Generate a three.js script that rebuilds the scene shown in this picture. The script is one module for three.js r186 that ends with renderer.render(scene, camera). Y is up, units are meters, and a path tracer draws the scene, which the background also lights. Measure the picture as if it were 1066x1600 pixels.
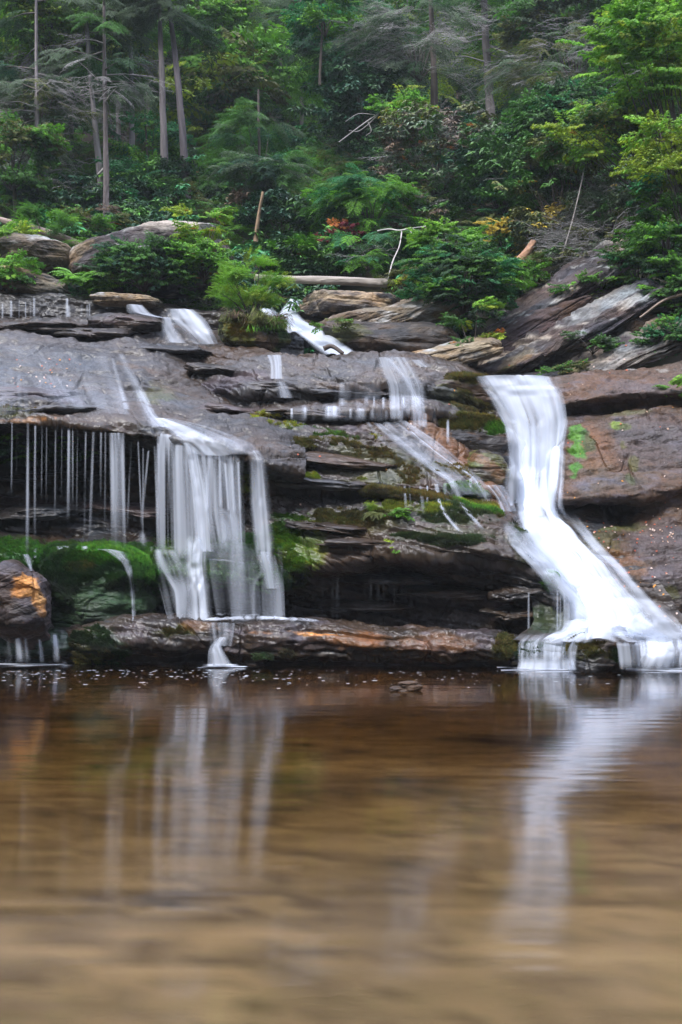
import * as THREE from 'three';
import { mergeVertices } from 'three/addons/utils/BufferGeometryUtils.js';
import { MeshBVH } from 'three-mesh-bvh';

// ---------- camera, sky, sun, exposure ----------
const scene = new THREE.Scene();
const FOV = 50, EYE = 1.6, FPX = 800 / Math.tan(FOV * Math.PI / 360), PITCH = Math.atan(88 / FPX);
const camera = new THREE.PerspectiveCamera(FOV, 1066 / 1600, 0.1, 600);
camera.position.set(0, EYE, 0);
camera.rotation.x = PITCH;
scene.add(camera);
camera.updateMatrixWorld(true);

const SUN_DIR = new THREE.Vector3(-0.3, 0.74, 0.6).normalize();
{ // overcast sky: even round the horizon, a little brighter overhead
  const W = 256, H = 128, d = new Float32Array(W * H * 4);
  for (let j = 0; j < H; j++) for (let i = 0; i < W; i++) {
    const el = ((j + 0.5) / H - 0.5) * Math.PI, s = Math.max(0, Math.sin(el)), k = (j * W + i) * 4;
    const L = 0.62 + 0.75 * s;
    d[k] = L * 0.92; d[k + 1] = L * 0.99; d[k + 2] = L * 1.27; d[k + 3] = 1;
  }
  const t = new THREE.DataTexture(d, W, H, THREE.RGBAFormat, THREE.FloatType);
  t.mapping = THREE.EquirectangularReflectionMapping; t.magFilter = THREE.LinearFilter; t.needsUpdate = true;
  scene.background = t; scene.environment = t;
}
const sun = new THREE.DirectionalLight(new THREE.Color(1, 0.975, 0.94), 2);
sun.position.copy(SUN_DIR).multiplyScalar(80).add(new THREE.Vector3(0, 5, -22));
sun.target.position.set(0, 5, -22); scene.add(sun, sun.target);
sun.castShadow = true; sun.shadow.radius = 24; sun.shadow.mapSize.set(2048, 2048);
Object.assign(sun.shadow.camera, { left: -40, right: 40, top: 40, bottom: -40, near: 1, far: 200 });

const renderer = new THREE.WebGLRenderer({ antialias: true });
renderer.toneMapping = THREE.LinearToneMapping;
renderer.toneMappingExposure = 2.25;
renderer.shadowMap.enabled = true;

// ---------- small maths ----------
function rng(seed) { let a = seed >>> 0; return () => { a = (a + 0x6D2B79F5) >>> 0; let t = Math.imul(a ^ (a >>> 15), 1 | a); t = (t + Math.imul(t ^ (t >>> 7), 61 | t)) ^ t; return ((t ^ (t >>> 14)) >>> 0) / 4294967296; }; }
const clamp = (x, a = 0, b = 1) => Math.min(b, Math.max(a, x));
const lerp = (a, b, t) => a + (b - a) * t;
const sstep = (a, b, x) => { const t = clamp((x - a) / (b - a)); return t * t * (3 - 2 * t); };
const hash3 = (x, y, z) => { let h = Math.imul(x, 374761393) ^ Math.imul(y, 668265263) ^ Math.imul(z, 1274126177); h = Math.imul(h ^ (h >>> 13), 1103515245); h ^= h >>> 16; return (h >>> 0) / 4294967296; };
function noise(x, y, z) {
  const xi = Math.floor(x), yi = Math.floor(y), zi = Math.floor(z);
  let u = x - xi, v = y - yi, w = z - zi; u = u * u * (3 - 2 * u); v = v * v * (3 - 2 * v); w = w * w * (3 - 2 * w);
  const a = lerp(lerp(hash3(xi, yi, zi), hash3(xi + 1, yi, zi), u), lerp(hash3(xi, yi + 1, zi), hash3(xi + 1, yi + 1, zi), u), v);
  const b = lerp(lerp(hash3(xi, yi, zi + 1), hash3(xi + 1, yi, zi + 1), u), lerp(hash3(xi, yi + 1, zi + 1), hash3(xi + 1, yi + 1, zi + 1), u), v);
  return lerp(a, b, w) * 2 - 1;
}
function fbm(x, y, z, o = 4) { let s = 0, a = 0.5; for (let i = 0; i < o; i++) { s += a * noise(x, y, z); x = x * 2.03 + 11.3; y = y * 2.03 + 5.7; z = z * 2.03 + 3.1; a *= 0.5; } return s; }
// a place in the world from a direction of the lens and a distance ahead of the camera
const CP = Math.cos(PITCH), SP = Math.sin(PITCH);
function P(px, py, D) {
  const dx = (px - 533) / FPX, dy = (800 - py) / FPX, y = dy * CP + SP, z = dy * SP - CP, k = D / -z;
  return new THREE.Vector3(dx * k, EYE + y * k, -D);
}
const M = (px, D) => px * D / FPX;   // metres of so many pixels at that distance

// ---------- naming ----------
const taken = {};
function numbered(n) { const k = taken[n] = (taken[n] ?? -1) + 1; return k ? `${n}_${String(k).padStart(3, '0')}` : n; }
function tag(o, label, category, group, kind) { if (label) o.userData.label = label; if (category) o.userData.category = category; if (group) o.userData.group = group; if (kind) o.userData.kind = kind; return o; }
function mesh(name, geo, mat, parent) { const m = new THREE.Mesh(geo, mat); m.name = parent ? name : numbered(name); m.castShadow = m.receiveShadow = true; (parent ?? scene).add(m); return m; }
function group(name, pos) { const g = new THREE.Group(); g.name = numbered(name); g.position.copy(pos); scene.add(g); return g; }

// ---------- textures (grain only) ----------
function dataTex(n, f, srgb) {
  const d = new Uint8Array(n * n * 4);
  for (let j = 0; j < n; j++) for (let i = 0; i < n; i++) { const c = f(i / n, j / n), k = (j * n + i) * 4; d[k] = c[0] * 255; d[k + 1] = c[1] * 255; d[k + 2] = c[2] * 255; d[k + 3] = 255; }
  const t = new THREE.DataTexture(d, n, n); t.wrapS = t.wrapT = THREE.RepeatWrapping; t.magFilter = THREE.LinearFilter; t.minFilter = THREE.LinearMipmapLinearFilter; t.generateMipmaps = true;
  if (srgb) t.colorSpace = THREE.SRGBColorSpace; t.needsUpdate = true; return t;
}
// noise that repeats with period 1 in u and v
function tnoise(u, v, f, s, g = f) { // lattice f x g
  const x = u * f, y = v * g, xi = Math.floor(x), yi = Math.floor(y); let a = x - xi, b = y - yi; a = a * a * (3 - 2 * a); b = b * b * (3 - 2 * b);
  const h = (i, j) => hash3(((i % f) + f) % f, ((j % g) + g) % g, s);
  return lerp(lerp(h(xi, yi), h(xi + 1, yi), a), lerp(h(xi, yi + 1), h(xi + 1, yi + 1), a), b);
}
const rockBump = dataTex(512, (u, v) => { let s = 0, a = 0.5; for (const [f, g] of [[6, 14], [13, 31], [30, 60], [64, 110], [128, 180]]) { s += a * tnoise(u, v, f, 7 + f, g); a *= 0.62; } s = clamp(s / 1.15); return [s, s, s]; });
const rockRough = dataTex(512, (u, v) => { const s = 0.55 + 0.45 * (0.6 * tnoise(u, v, 9, 3, 16) + 0.4 * tnoise(u, v, 60, 4, 90)); return [s, s, s]; });
const barkBump = dataTex(256, (u, v) => { const s = clamp(0.55 * tnoise(u, v, 18, 5, 4) + 0.45 * tnoise(u, v, 40, 6, 14)); return [s, s, s]; });
const rippleBump = dataTex(512, (u, v) => { const s = clamp(0.5 * tnoise(u, v, 3, 31, 16) + 0.3 * tnoise(u, v, 7, 32, 40) + 0.2 * tnoise(u, v, 17, 33, 80)); return [s, s, s]; });

// ---------- materials ----------
const std = (o) => new THREE.MeshStandardMaterial(o);
const phy = (o) => new THREE.MeshPhysicalMaterial(o);
const rockWet = std({ name: 'wet rock', vertexColors: true, roughness: 0.58, roughnessMap: rockRough, bumpMap: rockBump, bumpScale: 0.032 });
const rockDamp = std({ name: 'damp rock', vertexColors: true, roughness: 0.85, roughnessMap: rockRough, bumpMap: rockBump, bumpScale: 0.06 });
const rockDry = std({ name: 'dry rock', vertexColors: true, roughness: 1, bumpMap: rockBump, bumpScale: 0.065 });
const waterMat = phy({ name: 'falling water', vertexColors: true, transparent: true, color: 0xffffff, roughness: 0.55, transmission: 0.3, thickness: 0, side: THREE.DoubleSide });
waterMat.color.setRGB(0.8, 0.86, 0.97);
const barkMat = std({ name: 'bark', vertexColors: true, roughness: 0.95, bumpMap: barkBump, bumpScale: 0.03 });
const leafSoft = phy({ name: 'soft leaf', vertexColors: true, roughness: 0.9, transmission: 0.5, thickness: 0, specularIntensity: 0.35, side: THREE.DoubleSide });
const leafGloss = phy({ name: 'leathery leaf', vertexColors: true, roughness: 0.42, specularIntensity: 0.7, side: THREE.DoubleSide });
const twigMat = std({ name: 'bare twig', vertexColors: true, roughness: 0.9, side: THREE.DoubleSide });

// ---------- colours (linear) ----------
const C = {
  dark: [0.017, 0.014, 0.013], brown: [0.048, 0.029, 0.016], grey: [0.058, 0.05, 0.047], lav: [0.07, 0.054, 0.056], pale: [0.27, 0.25, 0.225], tan: [0.24, 0.175, 0.105], rust: [0.13, 0.058, 0.02],
  orange: [0.5, 0.22, 0.06], moss: [0.05, 0.165, 0.014], mossdark: [0.016, 0.05, 0.012], olive: [0.075, 0.075, 0.014], lime: [0.19, 0.25, 0.02], purple: [0.058, 0.042, 0.046], slate: [0.034, 0.034, 0.037],
};
// patch: [px, py, D, radius px, colour, strength, stretch x/y, tilt]
function colourer(base, patches, seed = 0) {
  const [c0, c1, c2] = base.map((c) => C[c] ?? c);
  const ps = patches.map(([px, py, D, r, c, s = 1, st = 1, tilt = 0]) => ({ c: P(px, py, D), r: M(r, D), col: C[c] ?? c, s, st, ct: Math.cos(tilt), sn: Math.sin(tilt), moss: ['moss', 'mossdark', 'lime', 'olive'].includes(c) ? 1 : 0 }));
  return (p, out) => {
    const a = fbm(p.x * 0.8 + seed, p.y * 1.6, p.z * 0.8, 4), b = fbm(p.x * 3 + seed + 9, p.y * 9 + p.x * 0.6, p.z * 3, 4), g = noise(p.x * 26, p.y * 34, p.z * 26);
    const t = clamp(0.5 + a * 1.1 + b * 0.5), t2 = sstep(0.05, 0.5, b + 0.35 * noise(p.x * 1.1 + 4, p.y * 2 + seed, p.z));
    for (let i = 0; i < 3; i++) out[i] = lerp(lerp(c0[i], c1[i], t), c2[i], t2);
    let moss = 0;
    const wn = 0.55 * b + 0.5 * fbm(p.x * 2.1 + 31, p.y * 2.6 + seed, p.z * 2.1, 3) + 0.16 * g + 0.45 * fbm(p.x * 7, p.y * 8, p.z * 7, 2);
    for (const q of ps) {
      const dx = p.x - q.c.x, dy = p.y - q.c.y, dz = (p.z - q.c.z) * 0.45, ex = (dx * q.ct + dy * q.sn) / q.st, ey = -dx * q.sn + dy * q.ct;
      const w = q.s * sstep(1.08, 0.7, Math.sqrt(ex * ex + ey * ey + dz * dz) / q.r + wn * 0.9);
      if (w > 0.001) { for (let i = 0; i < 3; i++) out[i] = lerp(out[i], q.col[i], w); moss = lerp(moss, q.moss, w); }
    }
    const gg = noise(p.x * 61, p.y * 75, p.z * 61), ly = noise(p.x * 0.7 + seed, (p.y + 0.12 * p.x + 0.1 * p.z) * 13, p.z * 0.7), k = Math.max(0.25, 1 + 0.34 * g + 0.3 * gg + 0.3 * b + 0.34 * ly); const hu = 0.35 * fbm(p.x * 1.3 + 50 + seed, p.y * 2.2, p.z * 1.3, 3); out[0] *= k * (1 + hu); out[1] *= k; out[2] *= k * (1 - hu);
    return moss;
  };
}
// layered (foliated) rock relief
function strata(p, th, tx, tz, seed) {
  const s = (p.y + tx * p.x + tz * p.z + 0.22 * fbm(p.x * 0.55 + seed, p.y * 0.8, p.z * 0.55, 3)) / th, i = Math.floor(s), f = s - i;
  const h = (k) => hash3(k, seed, 17) * 0.6 + 0.4 * (0.5 + 0.5 * noise(p.x * 0.9 + k * 7.3, k * 3.1 + seed, p.z * 0.9));
  return lerp(h(i), h(i + 1), sstep(0.8, 1, f)) - 0.35 * sstep(0.12, 0, Math.min(f, 1 - f)) * (0.5 + 0.5 * noise(p.x * 1.3, i * 2.2, p.z));
}
function relief(p, o) {
  const a = o.amp ?? 1, tx = o.tx ?? 0.05, tz = o.tz ?? 0.1, sd = o.seed ?? 1;
  return a * ((o.step ?? 0.19) * (strata(p, o.th ?? 0.42, tx, tz, sd) - 0.5) + (o.step ?? 0.19) * 0.5 * (strata(p, (o.th ?? 0.42) * 0.32, tx * 1.3, tz, sd + 5) - 0.5) + 0.14 * fbm(p.x * 1.1 + sd, p.y * 1.4, p.z * 1.1, 3) + 0.06 * (0.3 - Math.abs(fbm(p.x * 2.6, p.y * 5 + sd, p.z * 2.6, 3))) + 0.06 * fbm(p.x * 6, p.y * 11 + sd, p.z * 6, 4) - 0.05 * sstep(0.05, 0, Math.abs(noise(p.x * 0.9 + sd, p.y * 0.55, p.z * 0.9 + 0.5 * noise(p.x * 2, p.y * 2, 3)))));
}

// ---------- geometry builders ----------
const cr = (a, b, c, d, t, k = 0.35) => { const t2 = t * t, t3 = t2 * t, m1 = (c - a) * k, m2 = (d - b) * k; return (2 * t3 - 3 * t2 + 1) * b + (t3 - 2 * t2 + t) * m1 + (-2 * t3 + 3 * t2) * c + (t3 - t2) * m2; };
function crv(A, t, out) { // A: list of Vector3, t in 0..n-1
  const n = A.length - 1, i = Math.min(n - 1, Math.max(0, Math.floor(t))), f = t - i, a = A[Math.max(0, i - 1)], b = A[i], c = A[i + 1], d = A[Math.min(n, i + 2)];
  return out.set(cr(a.x, b.x, c.x, d.x, f), cr(a.y, b.y, c.y, d.y, f), cr(a.z, b.z, c.z, d.z, f));
}
function gridGeo(pos, nu, nv, col, uv, down = false) { // rows rise, or run down
  const idx = []; for (let j = 0; j < nv - 1; j++) for (let i = 0; i < nu - 1; i++) { const a = j * nu + i; if (down) idx.push(a, a + nu, a + 1, a + 1, a + nu, a + nu + 1); else idx.push(a, a + 1, a + nu, a + 1, a + nu + 1, a + nu); }
  const g = new THREE.BufferGeometry(); g.setAttribute('position', new THREE.BufferAttribute(pos, 3)); g.setIndex(idx); g.computeVertexNormals();
  if (col) g.setAttribute('color', new THREE.BufferAttribute(col, col.length / (nu * nv)));
  if (uv) g.setAttribute('uv', new THREE.BufferAttribute(uv, 2));
  return g;
}
const more = (rows, px, right) => rows.map((row) => { const q = {}; for (const k of ['x', 'y', 'd']) { const a = row[k]; q[k] = !Array.isArray(a) ? a : right ? [...a, k === 'x' ? px : a[a.length - 1]] : [k === 'x' ? px : a[0], ...a]; } return q; }); // the same rows carried on past the frame
// a rock face lofted through rows of points; rows run from left to right, from low to high
function rockSheet(rows, o) {
  const ctrl = rows.map(({ x, y, d }) => { const n = Math.max(...[x, y, d].map((a) => (Array.isArray(a) ? a.length : 0))); const g = (a, i) => (Array.isArray(a) ? a[Math.min(i, a.length - 1)] : a); return Array.from({ length: n }, (_, i) => P(g(x, i), g(y, i), g(d, i))); });
  const res = o.res ?? 0.03, t = new THREE.Vector3(), nu = o.nu ?? 300;
  const curves = ctrl.map((c) => Array.from({ length: nu }, (_, i) => crv(c, i / (nu - 1) * (c.length - 1), new THREE.Vector3())));
  const vs = []; for (let r = 0; r < curves.length - 1; r++) { let L = 0; for (let i = 0; i < nu; i += 20) L += curves[r][i].distanceTo(curves[r + 1][i]); L /= Math.ceil(nu / 20); const n = Math.max(2, Math.min(70, Math.round(L / res))); for (let k = 0; k < n; k++) vs.push(r + k / n); } vs.push(curves.length - 1);
  const nv = vs.length, pos = new Float32Array(nu * nv * 3), uv = new Float32Array(nu * nv * 2), colm = Array.from({ length: curves.length });
  for (let i = 0; i < nu; i++) { for (let r = 0; r < curves.length; r++) colm[r] = curves[r][i]; for (let j = 0; j < nv; j++) { crv(colm, vs[j], t); pos.set([t.x, t.y, t.z], (j * nu + i) * 3); } }
  return finishRock(pos, uv, nu, nv, o);
}
function finishRock(pos, uv, nu, nv, o, geo0) {
  let g = geo0 ?? gridGeo(pos, nu, nv); const N = g.attributes.normal.array, n = pos.length / 3, col = new Float32Array(n * 3), p = new THREE.Vector3(), c = [0, 0, 0];
  for (let k = 0; k < n; k++) {
    p.set(pos[k * 3], pos[k * 3 + 1], pos[k * 3 + 2]);
    const h = relief(p, o);
    pos[k * 3] += N[k * 3] * h; pos[k * 3 + 1] += N[k * 3 + 1] * h; pos[k * 3 + 2] += N[k * 3 + 2] * h;
    uv[k * 2] = (p.x + 0.35 * p.z) * 0.5; uv[k * 2 + 1] = (p.y - 0.75 * p.z) * 0.5;
    p.set(pos[k * 3], pos[k * 3 + 1], pos[k * 3 + 2]);
    const m = o.col(p, c); col.set(c, k * 3);
    if (o.moss && m > 0.55) (g.userData.moss ??= []).push(p.x, p.y, p.z, N[k * 3], N[k * 3 + 1], N[k * 3 + 2], ...c);
  }
  g.attributes.position.needsUpdate = true; g.computeVertexNormals();
  g.setAttribute('color', new THREE.BufferAttribute(col, 3)); g.setAttribute('uv', new THREE.BufferAttribute(uv, 2));
  return g;
}
// a rounded or slabby free-standing rock: a rounded block shaped by radii, squareness and turn
function rockBlob(center, r, rot, o) {
  const n = Math.round((o.n ?? 40) * 1.25), cr0 = rng((o.seed ?? 1) * 101), cuts = Array.from({ length: o.cuts ?? 7 }, () => { const c = new THREE.Vector3(cr0() * 2 - 1, (cr0() * 2 - 1) * 0.8, cr0() * 2 - 1).normalize(); return [c, (0.72 + 0.22 * cr0()) * Math.pow(Math.abs(c.x) + Math.abs(c.y) + Math.abs(c.z), 0.35)]; }), g0 = new THREE.BoxGeometry(2, 2, 2, n, n, n); g0.deleteAttribute('normal'); g0.deleteAttribute('uv');
  const g = mergeVertices(g0, 1e-4), a = g.attributes.position, e = o.e ?? 4, q = new THREE.Quaternion().setFromEuler(new THREE.Euler(...rot)), v = new THREE.Vector3();
  for (let i = 0; i < a.count; i++) {
    v.fromBufferAttribute(a, i); const L = Math.pow(Math.abs(v.x) ** e + Math.abs(v.y) ** e + Math.abs(v.z) ** e, 1 / e); v.divideScalar(L); for (const [c, d] of cuts) { const q2 = v.dot(c) - d; if (q2 > 0) v.addScaledVector(c, -q2 * 0.92); }
    const lump = 1 + (o.lump ?? 0.12) * fbm(v.x * 1.4 + (o.seed ?? 1) * 3.7, v.y * 1.4, v.z * 1.4, 2) * 1.6;
    v.set(v.x * r[0] * (1 + (o.taper ?? 0) * v.y), v.y * r[1] * (1 + (o.wedge ?? 0) * v.x), v.z * r[2]).multiplyScalar(lump).applyQuaternion(q).add(center); a.setXYZ(i, v.x, v.y, v.z);
  }
  g.computeVertexNormals();
  return finishRock(a.array, new Float32Array(a.count * 2), 0, 0, o, g);
}
class MB { // collects tubes and quads into one geometry
  constructor() { this.p = []; this.i = []; this.c = []; this.uv = []; }
  tube(pts, r0, r1, n = 6, col = [0.1, 0.08, 0.07], cap = false, seed = 1, rough = 0) {
    const k0 = this.p.length / 3, m = pts.length, T = new THREE.Vector3(), U = new THREE.Vector3(), V = new THREE.Vector3(); let len = 0;
    for (let j = 0; j < m; j++) {
      T.subVectors(pts[Math.min(m - 1, j + 1)], pts[Math.max(0, j - 1)]).normalize(); U.set(Math.abs(T.y) > 0.9 ? 1 : 0, Math.abs(T.y) > 0.9 ? 0 : 1, 0.13).cross(T).normalize(); V.crossVectors(T, U);
      if (j) len += pts[j].distanceTo(pts[j - 1]); const R = lerp(r0, r1, j / (m - 1));
      for (let i = 0; i <= n; i++) {
        const a = i / n * Math.PI * 2, q = R * (1 + rough * noise(Math.cos(a) * 2 + seed, len * 2, Math.sin(a) * 2));
        this.p.push(pts[j].x + (U.x * Math.cos(a) + V.x * Math.sin(a)) * q, pts[j].y + (U.y * Math.cos(a) + V.y * Math.sin(a)) * q, pts[j].z + (U.z * Math.cos(a) + V.z * Math.sin(a)) * q);
        const s = 0.75 + 0.5 * hash3(i % n, j, seed) + 0.35 * noise(Math.cos(a) * 1.5 + seed, len * 1.2, Math.sin(a) * 1.5); this.c.push(col[0] * s, col[1] * s, col[2] * s); this.uv.push(i / n * Math.max(0.2, R * 4), len * 0.6);
        if (j < m - 1 && i < n) { const b = k0 + j * (n + 1) + i; this.i.push(b, b + 1, b + n + 1, b + 1, b + n + 2, b + n + 1); }
      }
    }
    if (cap) for (const [j, c] of [[0, pts[0]], [m - 1, pts[m - 1]]]) { const k = this.p.length / 3; this.p.push(c.x, c.y, c.z); this.c.push(0.3, 0.2, 0.11); this.uv.push(0, 0); for (let i = 0; i < n; i++) { const b = k0 + j * (n + 1) + i; this.i.push(k, b, b + 1); } }
    return this;
  }
  leaf(base, dir, up, len, wid, shade, fold = 0.25) { // two facets folded at the midrib
    const s = LS.crossVectors(dir, up).normalize(), n = LN.crossVectors(s, dir).normalize(), k = this.p.length / 3;
    const push = (a, b, c) => this.p.push(base.x + dir.x * a * len + s.x * b * wid + n.x * c * wid, base.y + dir.y * a * len + s.y * b * wid + n.y * c * wid, base.z + dir.z * a * len + s.z * b * wid + n.z * c * wid);
    push(0, 0, 0); push(0.45, 0.5, fold); push(0.45, -0.5, fold); push(1, 0, -fold * 0.6); for (let q = 0; q < 4; q++) { this.c.push(shade[0], shade[1], shade[2]); this.uv.push(0, 0); }
    this.i.push(k, k + 3, k + 1, k, k + 2, k + 3);
  }
  geo() { const g = new THREE.BufferGeometry(); g.setAttribute('position', new THREE.Float32BufferAttribute(this.p, 3)); g.setAttribute('color', new THREE.Float32BufferAttribute(this.c, 3)); g.setAttribute('uv', new THREE.Float32BufferAttribute(this.uv, 2)); g.setIndex(this.i); g.computeVertexNormals(); return g; }
}
const LS = new THREE.Vector3(), LN = new THREE.Vector3();
const V3 = (x, y, z) => new THREE.Vector3(x, y, z);
// ---------- the ground: gorge with the pool at its foot ----------
const PROF = [[20.5, -2.8], [22, -0.8], [26.6, 6.7], [30, 9.3], [34, 12.2], [45, 18], [60, 28], [80, 42], [110, 62], [170, 92]];
function prof(D) { if (D <= PROF[0][0]) return PROF[0][1]; for (let i = 1; i < PROF.length; i++) if (D < PROF[i][0]) return lerp(PROF[i - 1][1], PROF[i][1], (D - PROF[i - 1][0]) / (PROF[i][0] - PROF[i - 1][0])); return 92; }
function groundY(x, z) {
  const D = -z, up = sstep(24, 27, D);
  let h = prof(D + up * 2.4 * sstep(1.5, 7, x) + up * 0.8 * sstep(-4, -9, x));
  const side = Math.abs(x) - 9.5 - 0.1 * Math.max(0, D - 20), bank = side > 0 ? -2.8 + Math.min(side * 0.75, 1.5 + side * 0.5) : -2.8, back = -z < -4 ? -2.8 + Math.min((z - 4) * 0.5, 40) : -2.8;
  h = Math.max(h, bank, back);
  return h + (h > -1 ? 0.5 * fbm(x * 0.25, 3, z * 0.25, 3) * Math.min(1, h + 1) : 0);
}
{
  const ax = [], az = []; for (let i = 0; i <= 110; i++) { const t = i / 55 - 1; ax.push(Math.sign(t) * (30 * Math.abs(t) + 270 * Math.abs(t) ** 5)); }
  for (let j = 0; j <= 130; j++) { const t = j / 65 - 1; az.push(-28 + (t < 0 ? -1 : 1) * (30 * Math.abs(t) + 260 * Math.abs(t) ** 5)); } az.reverse();
  const nu = ax.length, nv = az.length, pos = new Float32Array(nu * nv * 3), col = new Float32Array(nu * nv * 3);
  for (let j = 0; j < nv; j++) for (let i = 0; i < nu; i++) {
    const k = (j * nu + i) * 3, x = ax[i], z = az[j]; pos[k] = x; pos[k + 1] = groundY(x, z); pos[k + 2] = z;
    const s = 0.75 + 0.5 * fbm(x * 0.7, 8, z * 0.7, 3), m = sstep(0, 0.4, fbm(x * 0.3, 2, z * 0.3, 3)); col[k] = lerp(0.06, 0.045, m) * s; col[k + 1] = lerp(0.042, 0.05, m) * s; col[k + 2] = lerp(0.027, 0.02, m) * s;
  }
  const g = gridGeo(pos, nu, nv, col); tag(mesh('hillside', g, std({ vertexColors: true, roughness: 1 })), 'steep wooded hillside of dark leaf litter rising behind the waterfall', 'hillside', null, 'structure');
}
{ // sandy bed, deeper towards the rock
  const nu = 180, nv = 200, pos = new Float32Array(nu * nv * 3), col = new Float32Array(nu * nv * 3), uv = new Float32Array(nu * nv * 2);
  for (let j = 0; j < nv; j++) for (let i = 0; i < nu; i++) {
    const x = -12 + 24 * i / (nu - 1), z = 4.5 - 24.5 * j / (nv - 1), D = -z, k = (j * nu + i) * 3, nb = fbm(x * 0.35, 1, z * 0.6, 4);
    pos[k] = x; pos[k + 2] = z; pos[k + 1] = -lerp(0.18, 1.5, sstep(3, 15, D)) + 0.1 * nb + 0.012 * noise(x * 3, 0, z * 9) + 0.55 * sstep(2.5, 4.5, z);
    const deb = sstep(0.02, 0.3, fbm(x * 0.55 + 3, 6, z * 1.1, 4)) * 0.6 + 0.5 * sstep(0.05, 0.4, fbm(x * 2.2, 9, z * 4.5, 4)) + 0.4 * sstep(0.25, 0.5, noise(x * 9, 4, z * 16)), s = 0.9 + 0.2 * nb + 0.25 * noise(x * 2.3, 2, z * 7);
    const a = [0.4, 0.3, 0.185], b = [0.15, 0.108, 0.068]; for (let c = 0; c < 3; c++) col[k + c] = lerp(a[c], b[c], deb) * s; uv[k / 3 * 2] = x * 0.5; uv[k / 3 * 2 + 1] = z * 0.5;
  }
  tag(mesh('pool_bed', gridGeo(pos, nu, nv, col, uv), std({ vertexColors: true, roughness: 1, bumpMap: rockBump, bumpScale: 0.02 })), 'brown sandy bed of the pool seen through shallow water', 'pool bed', null, 'structure');
  const wg = new THREE.BoxGeometry(24, 2.6, 24.4, 80, 1, 80); wg.translate(0, -1.3, -8.4); { const q = wg.attributes.position, u = wg.attributes.uv; for (let k = 0; k < q.count; k++) u.setXY(k, q.getX(k) * 0.22, q.getZ(k) * 0.16); }
  const wm = phy({ name: 'pool water', roughness: 0.1, transmission: 1, thickness: 1, ior: 1.33, attenuationDistance: 1.25, bumpMap: rippleBump, bumpScale: 0.0035 }); wm.attenuationColor.setRGB(0.6, 0.495, 0.31);
  tag(mesh('pool_water', wg, wm), 'still brown pool at the foot of the falls mirroring the white water', 'pool', null, 'structure');
}
// left edge, right edge and distance of the big fall from its crest to its foot
const FALL_EDGES = [[581, 738, 884, 24.2], [588, 740, 884, 23], [604, 752, 890, 22.6], [622, 764, 897, 22.3], [660, 784, 902, 21.8], [700, 792, 896, 21.3], [750, 792, 892, 20.75], [790, 794, 890, 20.3], [815, 798, 904, 20], [850, 814, 930, 19.5], [880, 842, 958, 19.15], [910, 866, 980, 18.85], [940, 878, 1006, 18.55], [970, 880, 1030, 18.3], [988, 872, 1044, 18.1], [1004, 846, 1075, 17.75]];
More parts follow.
